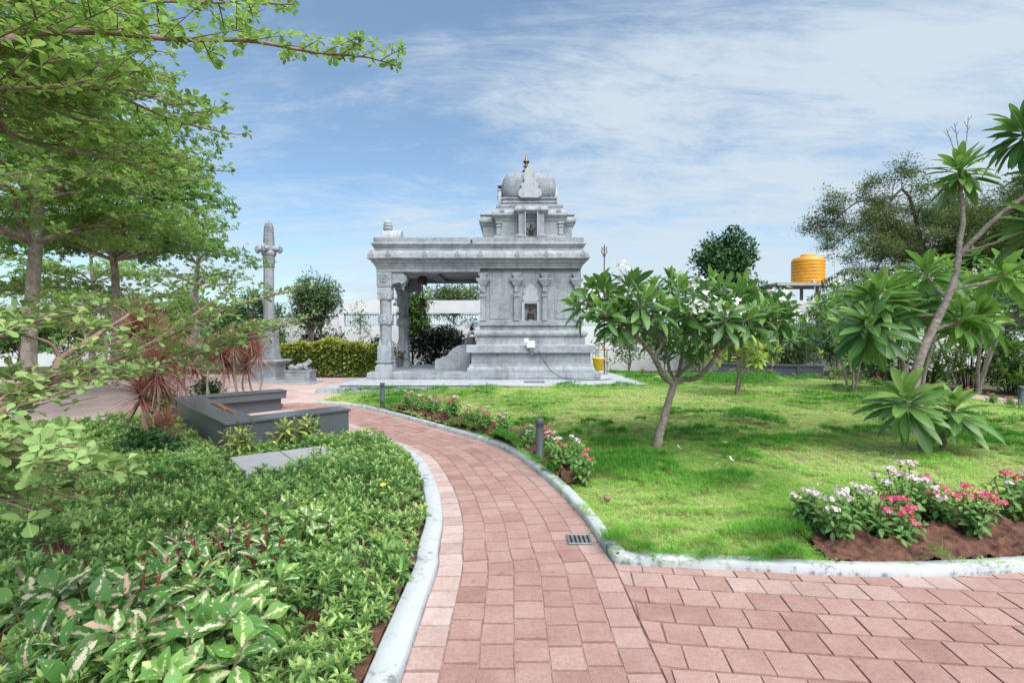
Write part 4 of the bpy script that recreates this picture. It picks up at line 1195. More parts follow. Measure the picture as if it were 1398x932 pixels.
# ================================================================== granite bench (three sides of a square) by the path
mat_blk = NT('black_granite'); v = mat_blk.obj()
colb = mat_blk.ramp(mat_blk.noise(150, 3, .7, v), [(.4, (.045, .052, .060)), (.62, (.10, .115, .13)), (.75, (.22, .24, .26))])
mat_blk = mat_blk.done(mat_blk.pbr(colb, .26, None, 0, .5))
mat_blks = NT('grey_granite_side'); v = mat_blks.obj()
colb = mat_blks.ramp(mat_blks.noise(120, 3, .7, v), [(.35, (.058, .07, .082)), (.65, (.105, .122, .14))])
mat_blks = mat_blks.done(mat_blks.pbr(colb, .45, None, 0, .5))
A = np.array([-3.89, 6.98]); u = nrm(np.array([.645, .765])); w = nrm(np.array([-.665, .747]))
bench = thing('granite_bench', 'polished dark granite bench round three sides of a square beside the planted bed', 'bench', (-4.2, 8.4, 0))
def quad(o, a, la, b, lb): return [tuple(o), tuple(o + a * la), tuple(o + a * la + b * lb), tuple(o + b * lb)]
LA, LW, BW = 1.88, 4.22, .46
ov = .025
for nm, q4, z0, z1, mt in (('seat', quad(A - (u + w) * ov, u, LA + 2 * ov, w, BW + ov), .41, .45, mat_blk), ('bench_side', quad(A, u, LA, w, BW - ov), -.02, .409, mat_blks),
                           ('seat', quad(A + w * (BW + .004) - u * ov, u, BW + ov, w, LW - BW - .42), .41, .45, mat_blk), ('bench_side', quad(A + w * (BW - .02), u, BW - ov, w, LW - BW - .40), -.02, .408, mat_blks),
                           ('seat', quad(A + w * (LW - .415) - u * ov, u, LA + .30, w, .44), .41, .45, mat_blk), ('seat_apron', quad(A + w * (LW - .39) + u * .30, u, LA - .03, w, .38), .27, .409, mat_blks),
                           ('bench_side', quad(A + w * (LW - .24), u, LA + .20, w, .20), -.02, .4085, mat_blks)):
    q = MB(); q.slab(q4, z0, z1); q.build(nm, mt, bench, bev=.006)
mat_wood = m_plain('dry_stick', (.25, .13, .075), (.16, .08, .05), 20, .8, .4, 60)
for (a, b, lab) in (((288, 549.5), (321, 564), 'upper of the two brown sticks lying on the granite bench'), ((292, 548), (307, 559), 'short lower brown stick lying on the granite bench beside the longer one')):
    p, r = G(a[0], a[1], .46), G(b[0], b[1], .46)
    q = MB(); q.tube([p, (p + r) / 2 + np.array([.01, .01, .004]), r], [.014, .017, .013], 7); tag(q.build('stick', mat_wood, None, tuple(p)), lab, 'stick', 'sticks on the bench')

# square cover of cross-hatched concrete lying among the shrubs
t_ = NT('tile_cover'); v = t_.obj()
bk = t_.n('ShaderNodeTexBrick'); bk.offset = 0
mp = t_.n('ShaderNodeMapping'); mp.inputs['Rotation'].default_value = (0, 0, .66); t_.l(v, mp.inputs['Vector']); t_.l(mp.outputs[0], bk.inputs['Vector'])
bk.inputs['Scale'].default_value = 1; bk.inputs['Brick Width'].default_value = .035; bk.inputs['Row Height'].default_value = .035; bk.inputs['Mortar Size'].default_value = .006
bk.inputs['Color1'].default_value = (.30, .315, .33, 1); bk.inputs['Color2'].default_value = (.35, .365, .38, 1); bk.inputs['Mortar'].default_value = (.21, .22, .23, 1)
cc = t_.mix(t_.math('MULTIPLY', t_.noise(5, 6, .65, v), .5), bk.outputs[0], (.42, .43, .43))
mat_tile = t_.done(t_.pbr(cc, .7, t_.bump(bk.outputs['Fac'], -.5, .004), 0, .3))
cov = thing('inspection_cover', 'pale grey cross-hatched stone slab lying among the shrubs in front of the bench', 'slab', (-2.7, 6.2, 0))
c0 = np.array([-3.43, 6.23]); ua = nrm(np.array([.92, .72])); va = np.array([ua[1], -ua[0]])
q = MB(); q.slab(quad(c0, ua, .56, va, .95), .10, .16); q.build('cover_plate', mat_tile, cov, bev=.006)
q = MB(); q.slab(quad(c0 + ua * .575, ua, .52, va, .95), .10, .158); q.build('cover_plate', mat_tile, cov, bev=.006)
q = MB(); q.slab(quad(c0 + ua * .03 + va * .03, ua, 1.03, va, .88), -.03, .099); q.build('frame', mat_conc, cov)

# drain grate in the path
dg = G(791, 737)
t = thing('path_drain_grate', 'small grey iron drain grate set in the red path near the kerb corner', 'drain grate', tuple(dg))
x, y, z = dg; hw, hd = .085, .082; rz = .05
q = MB(); q.box(x - hw, x + hw, y - hd, y + hd, .0045, .006); q.build('pit_shade', mat_pit_shade, t)  # flat near-black plate for the shade between the bars, no real hole
q = MB()
q.box(x - hw, x + hw, y - hd - .012, y - hd, .002, .015); q.box(x - hw, x + hw, y + hd, y + hd + .012, .002, .015)
q.box(x - hw - .012, x - hw, y - hd - .012, y + hd + .012, .002, .015); q.box(x + hw, x + hw + .012, y - hd - .012, y + hd + .012, .002, .015)
q.build('frame', mat_steel, t, bev=.002)
q = MB()
for k in range(6):
    xx = x - hw + (k) * 2 * hw / 5
    q.box(max(xx - .009, x - hw + .001), min(xx + .009, x + hw - .001), y - hd + .001, y + hd - .001, .0065, .013)
q.build('bars', mat_steel, t)

# little spotlight in the shrubs
sp = G(404, 905, .1)
t = thing('garden_spotlight', 'small black ribbed spotlight half hidden in the shrubs near the camera', 'spotlight', (sp[0], sp[1], 0))
d = nrm(np.array([.35, -.75, .45])); o = np.array([sp[0], sp[1], .10])
q = MB(); q.tube([o - d * .055, o + d * .06], .036, 16)
for k in range(6): q.tube([o - d * (.045 - .013 * k), o - d * (.041 - .013 * k)], .042, 16)
q.build('housing', mat_black, t)
q = MB(); q.tube([o + d * .061, o + d * .064], .031, 16); q.build('lens', mat_glass, t)
q = MB(); q.tube([o - np.array([0, 0, .03]), (o[0], o[1], -.05)], .010, 8); q.build('spike', mat_black, t)

# stone and fallen leaf on the lawn
mat_rock = m_plain('brown_stone', (.33, .21, .15), (.21, .13, .10), 14, .9, .7, 30, dist=.01)
r = G(829, 681, .08); q = MB(); q.ball((r[0], r[1], r[2] + .012), .034, .03, .036, 9, 6)
q.v = [(a + RNG.normal(0, .004), b + RNG.normal(0, .004), c + RNG.normal(0, .004)) for a, b, c in q.v]
tag(q.build('stone', mat_rock, None, tuple(r), weld=True), 'small brown stone at the near end of the kerb flower border', 'stone')

# ================================================================== rear boundary wall
mat_wall = m_plain('white_render', (.64, .66, .67), (.56, .58, .595), 1.5, .9, .25, 30)
mat_rail = m_plain('grey_railing', (.34, .36, .375), None, 8, .5, 0)
WY = 26.0
wl = thing('boundary_wall', 'white rendered wall with a railed opening running behind the shrine', 'wall', (0, WY, 0))
zc = lambda py: W(0, py, WY)[2]
wx0, wx1 = W(466, 0, WY)[0], 24.0
q = MB(); q.box(wx0, wx1, WY, WY + .3, -.05, zc(445.5)); q.build('lower_wall', mat_wall, wl)
q = MB(); q.box(wx0, wx1, WY - .03, WY + .33, zc(427.5), zc(410)); q.build('upper_band', mat_wall, wl)
edges = [wx0, -1.6, 5.4, 12.4, 18.4, wx1]
for e in edges:
    q = MB(); q.box(e - .13, e + .13, WY + .002, WY + .298, zc(445.5) + .001, zc(427.5) - .001); q.build('pier', mat_wall, wl)
for a, b in zip(edges[:-1], edges[1:]):
    q = MB(); x = a + .14
    q.box(a + .131, b - .131, WY + .13, WY + .17, zc(445.5) + .05, zc(445.5) + .09); q.box(a + .131, b - .131, WY + .13, WY + .17, zc(427.5) - .10, zc(427.5) - .06)
    while x < b - .16: q.box(x, x + .022, WY + .14, WY + .16, zc(445.5) + .002, zc(427.5) - .002); x += .13
    q.build('railing', mat_rail, wl)
w2 = thing('side_wall', 'plain lower white wall left of the railed boundary wall behind the round tree', 'wall', (-12, 26.5, 0))
q = MB(); q.slab([(wx0 - .02, WY + .05), (wx0 - .02, WY + .3), (-20, 27.5), (-20, 27.2)], -.05, 2.75); q.build('wall_panel', mat_wall, w2)
q = MB(); q.slab([(wx0 - .02, WY + .0), (wx0 - .02, WY + .35), (-20, 27.55), (-20, 27.15)], 2.751, 2.83); q.build('coping', mat_wall, w2)
# house glimpsed between the trees on the far left
hb = thing('white_building', 'low white building with dark windows seen between the tree trunks on the left', 'building', (-25, 30, 0))
q = MB(); q.box(-42, -18, 30, 38, -.05, 3.3); q.build('wall', mat_wall, hb)
q = MB(); q.box(-42.3, -17.7, 29.7, 38.3, 3.301, 3.55); q.build('roof', m_plain('roof_slab', (.42, .42, .41), None, 2, .9, .2), hb)
mat_pane = m_plain('window_glass', (.03, .035, .04), None, 4, .08, 0)
for x in (-40, -36, -32, -28, -24.5, -21):
    q = MB(); q.box(x - .8, x + .8, 29.93, 29.999, .9, 2.3); f = q.build('window', mat_rail, hb)
    q = MB(); q.box(x - .7, x + .7, 29.90, 29.929, 1.0, 2.2); q.build('pane', mat_pane, f)
q = MB(); q.box(-18.9 + 0, -18.0, 29.93, 29.999, 0, 2.2); q.build('door', m_plain('grey_door', (.09, .10, .11), None, 3, .5, 0), hb)

# ================================================================== water tank on its stand, right
TY = 30.0
tx = W(1103, 0, TY)[0]; zb = W(0, 388, TY)[2]
st = thing('tank_stand', 'concrete platform on slim posts carrying the orange water tank', 'stand', (tx, TY, 0))
q = MB(); q.box(W(1048, 0, TY)[0], W(1131, 0, TY)[0], TY - 1.1, TY + 1.1, zb - .19, zb - .01); q.build('platform', mat_conc, st, bev=.01)
for px in (1054, 1106, 1127):
    for yy in (TY - .9, TY + .9):
        q = MB(); x = W(px, 0, TY)[0]; q.box(x - .07, x + .07, yy - .07, yy + .07, -.05, zb - .191); q.build('post', mat_conc, st)
mat_or = m_plain('orange_plastic', (.72, .33, .025), (.56, .23, .02), 3, .38, .08, 20)
tk = thing('water_tank', 'orange ribbed round water tank standing on the raised platform', 'water tank', (tx, TY, zb))
R_ = 20.5 / 700 * TY
pr = [(R_ * .97, 0), (R_, .02)]
z = .06
for i in range(7): pr += [(R_ * .985, z), (R_ * 1.0, z + .03), (R_ * 1.0, z + .15), (R_ * .985, z + .18)]; z += .19
pr += [(R_ * .97, z + .02), (R_ * .9, z + .12), (R_ * .5, z + .22), (R_ * .46, z + .23)]
q = MB(); q.lathe(pr, (tx, TY, zb), 36); q.build('tank_body', mat_or, tk)
q = MB(); q.lathe([(R_ * .46, 0), (R_ * .46, .06), (R_ * .38, .11), (0, .13)], (tx, TY, zb + z + .231), 24); q.build('lid', mat_or, tk)
q = MB(); q.tube(smooth_path([(tx - .2, TY - R_ * .98, zb + .12), (tx - .2, TY - R_ * 1.12, zb + .12), (tx - .2, TY - R_ * 1.14, zb - .4), (tx - .2, TY - R_ * 1.14, .1)], 20), .03, 8); q.build('outlet_pipe', mat_white_m, tk)
pf = thing('pipe_frame', 'thin white pipe frame standing beside the orange water tank', 'pipe frame', (W(1145, 0, TY)[0], TY, 0))
pa, pb, pc = W(1118, 348, TY), W(1164, 340, TY), W(1164, 380, TY)
q = MB(); q.tube([pa, pb], .035, 8); q.build('rail', mat_white_m, pf)
q = MB(); q.tube([pb, (pb[0], pb[1], 0)], .04, 8); q.build('post', mat_white_m, pf)
q = MB(); q.tube([W(1140, 344.5, TY), (W(1140, 0, TY)[0], TY, 0)], .03, 8); q.build('post', mat_white_m, pf)
q = MB(); q.tube([W(1118, 384, TY), pc], .03, 8); q.build('rail', mat_white_m, pf)

# granite planter bench on the far path
fb = thing('far_granite_bench', 'long low dark granite bench on the far side of the lawn path', 'bench', (10.6, 21.6, 0))
a, b = np.array([9.0, 22.6]), np.array([12.3, 20.3]); ud = nrm(b - a); vd = np.array([-ud[1], ud[0]]); ln = np.linalg.norm(b - a)
q = MB(); q.slab(quad(a - ud * .03 - vd * .03, ud, ln + .06, vd, .6), .46, .52); q.build('seat', mat_blk, fb, bev=.006)
q = MB(); q.slab(quad(a + vd * .05, ud, ln - .9, vd, .45), .0, .459); q.build('bench_side', mat_blks, fb)
q = MB(); q.slab(quad(b - ud * .88, ud, .88, vd, .53), .0, .4585); q.build('bench_block', mat_blks, fb)
# blue sheeting beyond the railing
mat_blue = m_plain('blue_sheet', (.10, .22, .42), (.08, .17, .33), 3, .6, .1, 10)
for xa, xb, zz_, lab in ((-5.0, -3.7, 2.5, 'wider blue sheet screen beyond the railing, farther from the shrine'), (-2.7, -1.5, 2.75, 'blue sheet screen beyond the railing right beside the shrine wall')):
    q = MB(); q.box(xa, xb, 36, 36.08, -.05, zz_)
    for x in (xa, xb): q.box(x - .04, x + .04, 35.95, 35.999, -.05, zz_ + .06)
    tag(q.build('blue_screen', mat_blue, None, ((xa + xb) / 2, 36, 0)), lab, 'screen')
# ================================================================== trees
BK_TERM = m_bark('terminalia_bark', (.33, .29, .245), (.15, .12, .10), 9, .8, .5)
BK_TWIG = m_bark('twig_bark', (.27, .19, .155), (.15, .10, .08), 14, .4, .5)
BK_FRAN = m_bark('frangipani_bark', (.34, .295, .26), (.17, .14, .12), 16, 1.6, .9)
BK_DARK = m_bark('dark_bark', (.15, .12, .10), (.07, .055, .045), 8, .3, .6)
LF_TERM = m_leaf('terminalia_leaf', (.13, .27, .065), (.28, .46, .12), trans=.58, rough=.36, third=(.46, .58, .20), spec=.5)
LF_TERM_N = m_leaf('near_terminalia_leaf', (.12, .25, .055), (.29, .46, .11), rib=(.36, .50, .18), trans=.6, rough=.36, third=(.40, .52, .17), spec=.5)
LF_PALE = m_leaf('pale_terminalia_leaf', (.20, .34, .10), (.30, .44, .15), rib=(.36, .50, .20), trans=.35, rough=.42, third=(.40, .50, .18))
LF_DARK = m_leaf('dark_tree_leaf', (.022, .075, .020), (.05, .135, .034), trans=.25, rough=.4)
LF_MID = m_leaf('mid_tree_leaf', (.04, .085, .022), (.10, .17, .05), trans=.3, rough=.45, third=(.17, .23, .08))
LF_FRAN = m_leaf('frangipani_leaf', (.05, .14, .042), (.12, .255, .065), rib=(.24, .38, .13), trans=.33, rough=.36, third=(.23, .38, .09), spec=.5)
LF_FRAN_L = m_leaf('light_frangipani_leaf', (.10, .24, .05), (.20, .38, .08), rib=(.32, .46, .15), trans=.40, rough=.38, third=(.30, .46, .08), spec=.45)
LF_FRAN_Y = m_leaf('yellow_frangipani_leaf', (.20, .33, .05), (.34, .44, .08), rib=(.34, .40, .12), trans=.34, rough=.36, third=(.48, .52, .15))
PETAL = m_leaf('white_petal', (.66, .66, .63), (.75, .75, .73), trans=.25, rough=.5)
UP = np.array([0, 0, 1.0])


def limb_spray(wood, cl, pts, r0, r1, tw_sp, tw_len, cl_sp, rng, start=.12, lift=.1, tubes=True, sub=.5, jit=.03, n_smooth=24, zj=.12, tw_r=.006):
    """a limb with side twigs in a flat spray; leaf-rosette places go into cl as (point, axis)"""
    P = smooth_path(pts, n_smooth)
    s = np.r_[0, np.cumsum(np.linalg.norm(np.diff(P, axis=0), axis=1))]; Ln = s[-1]
    wood.tube(P, r0 + (r1 - r0) * (s / Ln) ** .8, 8 if r0 > .02 else 6)
    T = nrm(np.gradient(P, axis=0))
    q = start * Ln; side = 1
    while q < Ln:
        t = q / Ln
        p = np.array([np.interp(q, s, P[:, k]) for k in range(3)]); tg = nrm(np.array([np.interp(q, s, T[:, k]) for k in range(3)]))
        sv = nrm(np.cross(tg, UP)) * side
        d = nrm(tg * rng.uniform(.5, .95) + sv * rng.uniform(.7, 1.1) + UP * rng.normal(lift, zj))
        tl = tw_len * (1 - .55 * t) * rng.uniform(.55, 1.15)
        sprig(wood, cl, p, d, tl, cl_sp, rng, tubes, jit, tw_r, lift)
        if sub > 0 and tl > 3 * cl_sp:
            for k in range(int(tl * sub / cl_sp / 1.6) + 1):
                f = rng.uniform(.2, .85); sd = rng.choice([-1, 1])
                d2 = nrm(d * .7 + nrm(np.cross(d, UP)) * sd * .9 + UP * rng.normal(lift, zj))
                sprig(wood, cl, p + d * tl * f, d2, tl * .42 * rng.uniform(.6, 1.2), cl_sp, rng, tubes, jit, tw_r * .7, lift)
        side = -side; q += tw_sp * rng.uniform(.6, 1.4)
    cl.append((P[-1], nrm(T[-1] + UP * .6)))


def sprig(wood, cl, p, d, tl, cl_sp, rng, tubes, jit, tw_r, lift):
    m = 4
    bend = np.array([0, 0, 1]) * rng.uniform(-.1, .2) + rng.normal(0, .12, 3)
    u = np.linspace(0, 1, m)[:, None]
    Q = p + d * tl * u + bend * tl * u * u * .5
    if tubes: wood.tube(Q, np.linspace(tw_r, tw_r * .45, m), 4, False)
    k = max(1, int(tl / cl_sp))
    for i in range(k):
        f = (i + rng.uniform(.3, 1.0)) / k
        c = p + d * tl * f + bend * tl * f * f * .5 + rng.normal(0, jit, 3)
        cl.append((c, nrm(UP + d * .35 + rng.normal(0, .25, 3))))


def foliage(name, tpl, mat, parent, cl, n, ln, polar, wid, droop, rng, tint=(0, 1), stem=.0, young=.35):
    L = Leaves(tpl)
    C = np.array([c[0] for c in cl]); A = np.array([c[1] for c in cl])
    L.rosettes(C, A, n, ln, polar, wid, droop, stem, tint, .25, rng, young=young)
    return L.build(name, mat, parent)


def terminalia(x, y, h, first, tiers, radius, label, seed, leaf=.07, trunk_r=.11, n=6, tint=(0, 1), top=None, cl_sp=.13, group='umbrella trees on the left', nlimb=6, skip=None, dens=.17, taper=.5):
    rng = np.random.default_rng(seed)
    t = thing('umbrella_tree', label, 'tree', (x, y, 0), group)
    wood = MB(); cl = []
    zz = np.linspace(-.05, h, 14)
    wob = np.stack([.05 * np.sin(zz * 1.1 + seed), .05 * np.cos(zz * .9 + seed), zz], 1)
    tr = MB(); tr.tube(np.array([x, y, 0]) + wob, trunk_r * (1 - .8 * (zz / h) ** 1.2) + .01, 14)
    for i in range(tiers):
        f = i / max(tiers - 1, 1)
        z = first + (h - first - .3) * f
        R = radius * (1 - taper * f ** 1.6) * rng.uniform(.9, 1.08)
        a0 = rng.uniform(0, 6.28)
        for k in range(nlimb):
            a = a0 + k * 6.283 / nlimb + rng.normal(0, .18)
            if skip is not None and skip(a, z): continue
            d = np.array([math.cos(a), math.sin(a), 0]); Rk = R * rng.uniform(.75, 1.1)
            pts = [np.array([x, y, z]), np.array([x, y, z + .35]) + d * Rk * .28, np.array([x, y, z + .55]) + d * Rk * .62 + rng.normal(0, .1, 3), np.array([x, y, z + .45 + rng.normal(0, .2)]) + d * Rk]
            limb_spray(wood, cl, pts, trunk_r * .42 * (1 - .5 * f), .008, dens, Rk * .36, cl_sp, rng, start=.2, lift=.12, tubes=False, sub=.6, jit=.08, n_smooth=14, zj=.26)
    tr.build('trunk', BK_TERM, t); wood.build('branches', BK_TERM, t)
    foliage('crown', T_SIMPLE, LF_TERM, t, cl, n, (leaf * .7, leaf * 1.25), (35, 100), (.5, .75), (0, .3), rng, tint)
    print('terminalia', label[:30], len(cl) * n)
    return t


terminalia(-9.35, 10.0, 8.9, 3.45, 7, 3.6, 'tall tree with a spotted grey trunk, nearest standing trunk on the left', 3, leaf=.105, trunk_r=.125, n=7, cl_sp=.10, nlimb=8, dens=.15, tint=(.1, 1))
terminalia(-11.25, 14.5, 7.6, 3.8, 7, 3.5, 'tall tree whose slimmer grey trunk stands behind and right of the spotted one', 5, leaf=.115, trunk_r=.12, n=8, tint=(0, .5), cl_sp=.13, nlimb=9, dens=.14, taper=.25)
terminalia(-12.3, 20.0, 6.6, 3.6, 4, 2.3, 'farther tree with a thin brown trunk near the tall stone pillar', 8, leaf=.13, trunk_r=.12, n=7, tint=(0, .5), cl_sp=.16, nlimb=6)
terminalia(-15.5, 14.0, 7.5, 2.6, 5, 3.6, 'leafy tree farthest left behind the spotted trunk with low tiers', 13, leaf=.115, trunk_r=.11, n=7, cl_sp=.14, tint=(.2, 1), nlimb=7)
terminalia(-18.0, 22.0, 6.5, 1.8, 5, 4.2, 'light green tree with low tiers in front of the white building', 17, leaf=.15, trunk_r=.12, n=7, cl_sp=.18, tint=(.3, 1), nlimb=7)

# the tree just out of the picture on the left, whose branches reach into it
rng = np.random.default_rng(21)
near = thing('overhanging_tree', 'near tree whose long leafy branches reach in from the top left corner', 'tree', (-4.3, 2.2, 0))
wood = MB(); cl = []
wood_t = MB(); wood_t.tube([(-4.3, 2.2, -.05), (-4.28, 2.22, 1.2), (-4.3, 2.2, 2.6), (-4.33, 2.22, 4.2), (-4.3, 2.2, 6.0)], [.12, .10, .085, .06, .02], 12)
wood_t.build('trunk', BK_TERM, near)
def wl_(*a): return [W(*q) for q in a]
limb_spray(wood, cl, [(-4.3, 2.2, 2.85)] + wl_((-60, 60, 2.35), (40, 46, 2.6), (140, 44, 2.85), (240, 54, 3.1), (340, 56, 3.4), (430, 72, 3.8), (500, 78, 4.1), (540, 90, 4.3)), .035, .006, .085, .62, .075, rng, start=.2, lift=.22, jit=.02, n_smooth=40, tw_r=.005, zj=.26)
limb_spray(wood, cl, [(-4.3, 2.2, 2.65)] + wl_((-40, 40, 2.5), (20, 62, 2.8), (90, 98, 3.2), (170, 135, 3.7), (240, 165, 4.1), (300, 180, 4.5)), .026, .006, .10, .72, .085, rng, start=.2, lift=.18, jit=.02, n_smooth=34, zj=.26)
limb_spray(wood, cl, [(-4.3, 2.2, 2.3)] + wl_((-40, 90, 2.5), (25, 130, 2.9), (110, 165, 3.5), (190, 205, 4.3), (270, 235, 5.0)), .022, .005, .10, .75, .085, rng, start=.22, lift=.16, jit=.02, n_smooth=34, zj=.24)
limb_spray(wood, cl, [(-4.3, 2.2, 2.25)] + wl_((-60, 160, 2.4), (10, 182, 2.8), (80, 205, 3.2), (170, 222, 3.9), (240, 250, 4.6)), .022, .005, .12, .65, .085, rng, start=.25, lift=.12, jit=.02, n_smooth=30, zj=.22)
limb_spray(wood, cl, [(-4.3, 2.2, 3.2)] + wl_((-60, -20, 2.5), (60, -8, 2.9), (180, 0, 3.4), (300, 4, 3.9), (400, 6, 4.3)), .028, .006, .12, .70, .085, rng, start=.2, lift=.1, jit=.02, n_smooth=34, zj=.24)
for k in range(6):
    f = k / 5; ang = (30 + 230 * f, 0); yy = 2.3 + .9 * (k % 3)
    s_ = W(-60, -60 + 300 * f, yy); e_ = W(150 + 130 * ((k * 5) % 4) / 3, 20 + 235 * f, yy + 1.7)
    limb_spray(wood, cl, [(-4.3, 2.2, 2.2 + .12 * (8 - k)), s_, (s_ + e_) / 2 + np.array([0, 0, .12]), e_], .018, .004, .10, .62, .08, rng, start=.22, lift=.14, jit=.02, n_smooth=26, zj=.28)
wood.build('branches', BK_TWIG, near)
foliage('foliage', T_OBOV, LF_TERM_N, near, cl, 7, (.05, .085), (25, 95), (.52, .68), (0, .35), rng)
print('near leaves', len(cl) * 6)

# low young tree reaching in from the left, with bare rising limbs
low = thing('low_spreading_tree', 'low tree reaching in from the left with rising brown limbs and pale green leaves', 'tree', (-3.9, 1.9, 0))
wood = MB(); cl = []
wt = MB(); wt.tube([(-3.9, 1.9, -.05), (-3.86, 1.92, .6), (-3.8, 1.9, 1.1), (-3.78, 1.92, 1.5), (-3.8, 1.9, 2.1)], [.09, .075, .06, .045, .015], 12); wt.build('trunk', BK_TERM, low)
def LS(pts, r0, r1, sp, tl, start=.15, lift=.25, zj=.15, sub=.5): limb_spray(wood, cl, pts, r0, r1, sp, tl, .075, rng, start=start, lift=lift, jit=.018, n_smooth=36, zj=zj, sub=sub, tw_r=.005)
LS([(-3.82, 1.9, .95)] + wl_((-70, 575, 2.0), (0, 547, 2.2), (60, 524, 2.4), (110, 507, 2.6), (168, 487, 2.9), (234, 456, 3.3), (290, 433, 3.7), (340, 412, 4.1), (395, 398, 4.5)), .034, .006, .085, .50, .3, .22)
LS(wl_((50, 527, 2.36), (75, 505, 2.42), (79, 492, 2.45), (90, 484, 2.5), (122, 464, 2.6), (150, 446, 2.72), (170, 434, 2.8), (177, 427, 2.84)), .02, .009, .16, .32, .3, .25)
LS(wl_((82, 490, 2.46), (70, 470, 2.45), (40, 459, 2.4), (0, 450, 2.35), (-40, 440, 2.3)), .010, .004, .12, .30, .1, .3)
LS(wl_((234, 456, 3.3), (262, 432, 3.5), (290, 412, 3.7), (312, 398, 3.85)), .014, .006, .12, .38, .1, .3)
LS([(-3.82, 1.9, .9)] + wl_((-60, 580, 2.05), (20, 545, 2.3), (100, 525, 2.7), (150, 510, 3.0), (210, 500, 3.5), (290, 470, 4.1), (360, 450, 4.6), (400, 440, 5.0)), .026, .005, .09, .55, .25, .15)
LS([(-3.8, 1.9, 1.25)] + wl_((-40, 470, 2.3), (40, 440, 2.8), (120, 425, 3.3), (220, 405, 4.0), (320, 385, 4.7)), .018, .004, .10, .55, .25, .2)
LS(wl_((210, 500, 3.5), (260, 488, 3.9), (320, 460, 4.5), (380, 438, 5.1)), .012, .004, .13, .45, .1, .15)
wood.build('branches', BK_TWIG, low)
foliage('foliage', T_OBOV, LF_PALE, low, cl, 5, (.045, .078), (40, 95), (.5, .68), (0, .3), rng, young=.5)
# drooping sprays at the lower left
wood = MB(); cl = []
dr = thing('drooping_spray', 'pale rounded leaf sprays of a young shrub at the left edge above the bed', 'shrub', (-2.55, 1.7, 0))
wood.tube([(-2.6, 1.7, -.02), (-2.55, 1.72, .5), (-2.5, 1.75, .95)], [.03, .024, .016], 8)
for q_ in range(17):
    a = wl_((-150 + 8 * q_, 560 + 10 * q_, 1.75))[0]
    e = (rng.uniform(40, 165), rng.uniform(575, 715), rng.uniform(1.7, 2.2))
    en = W(*e); mid = (np.array([-2.5, 1.75, .9]) + en) / 2 + np.array([0, 0, .16])
    limb_spray(wood, cl, [(-2.52, 1.74, .85), mid, en], .010, .003, .075, .22, .055, rng, start=.3, lift=.12, jit=.012, n_smooth=16, sub=.4, tw_r=.003)
wood.build('branches', BK_TWIG, dr)
foliage('foliage', T_OBOV, LF_PALE, dr, cl, 5, (.045, .078), (45, 95), (.58, .78), (0, .25), rng, (.1, .8))


# ------------------------------------------------------------------ frangipani
def rosette_tree(t, limbs, tips, leafmat, ln, n, rng, wid=(.24, .30), polar=(18, 112), droop=(.12, .4), flowers=(), tipr=.016, tint=(0, 1), bark=None, fl=.055, trunk=None):
    """limbs: list of (points, r0, r1); tips: (x,y,z) each joined to the nearest limb point below it and bearing a rosette"""
    wood = MB(); nodes = []
    for pts, r0, r1 in limbs:
        P = smooth_path(pts, 18)
        u = np.linspace(0, 1, 18)
        wood.tube(P + rng.normal(0, .004, P.shape), (r0 + (r1 - r0) * u) * rng.uniform(.93, 1.07, 18), 12)
        nodes += [(p, r0 + (r1 - r0) * k) for p, k in zip(P, u)][4:]
    NP = np.array([q[0] for q in nodes]); NR = np.array([q[1] for q in nodes])
    C = []; A = []
    for tip in tips:
        tip = np.asarray(tip, float)
        d = NP - tip; dist = np.linalg.norm(d, axis=1) + np.where(d[:, 2] > -.12, .8, 0)
        i = int(np.argmin(dist)); p = NP[i]
        v = tip - p; L_ = np.linalg.norm(v)
        mid = p + v * .5 + np.array([v[0] * .12, v[1] * .12, -.10 * L_])
        Q = smooth_path([p, mid, tip], 9)
        wood.tube(Q, np.linspace(max(tipr, min(NR[i] * .8, tipr * 1.6)), tipr * .8, 9), 9)
        C.append(tip); A.append(nrm(nrm(tip - mid) + np.array([0, 0, .35])))
    wood.build('trunk', bark or BK_FRAN, t)
    L = Leaves(T_LONG)
    C = np.array(C); A = np.array(A)
    L.rosettes(C, A, n, ln, polar, wid, droop, .17, tint, .18, rng, base=.02, young=.5)
    L.build('foliage', leafmat, t)
    if len(flowers):
        F = Leaves(T_OVAL); S_ = MB()
        for f in flowers:
            f = np.asarray(f, float); j = int(np.argmin(np.linalg.norm(C - f, axis=1)))
            S_.tube([C[j], (C[j] + f) / 2 + np.array([0, 0, .03]), f], .006, 5, False)
            k = rng.integers(6, 10)
            fc = f + rng.normal(0, .055, (k, 3)); ax = nrm(fc - f + np.array([0, -.05, .06]))
            F.rosettes(fc, ax, 5, (fl * .9, fl * 1.15), (62, 72), (.55, .7), (-.1, .25), .0, (0, 1), .05, rng)
        S_.build('flower_stalks', m_plain('stalk_green', (.16, .19, .07), None, 8, .6, 0), t)
        F.build('blossom', PETAL, t)
    return t


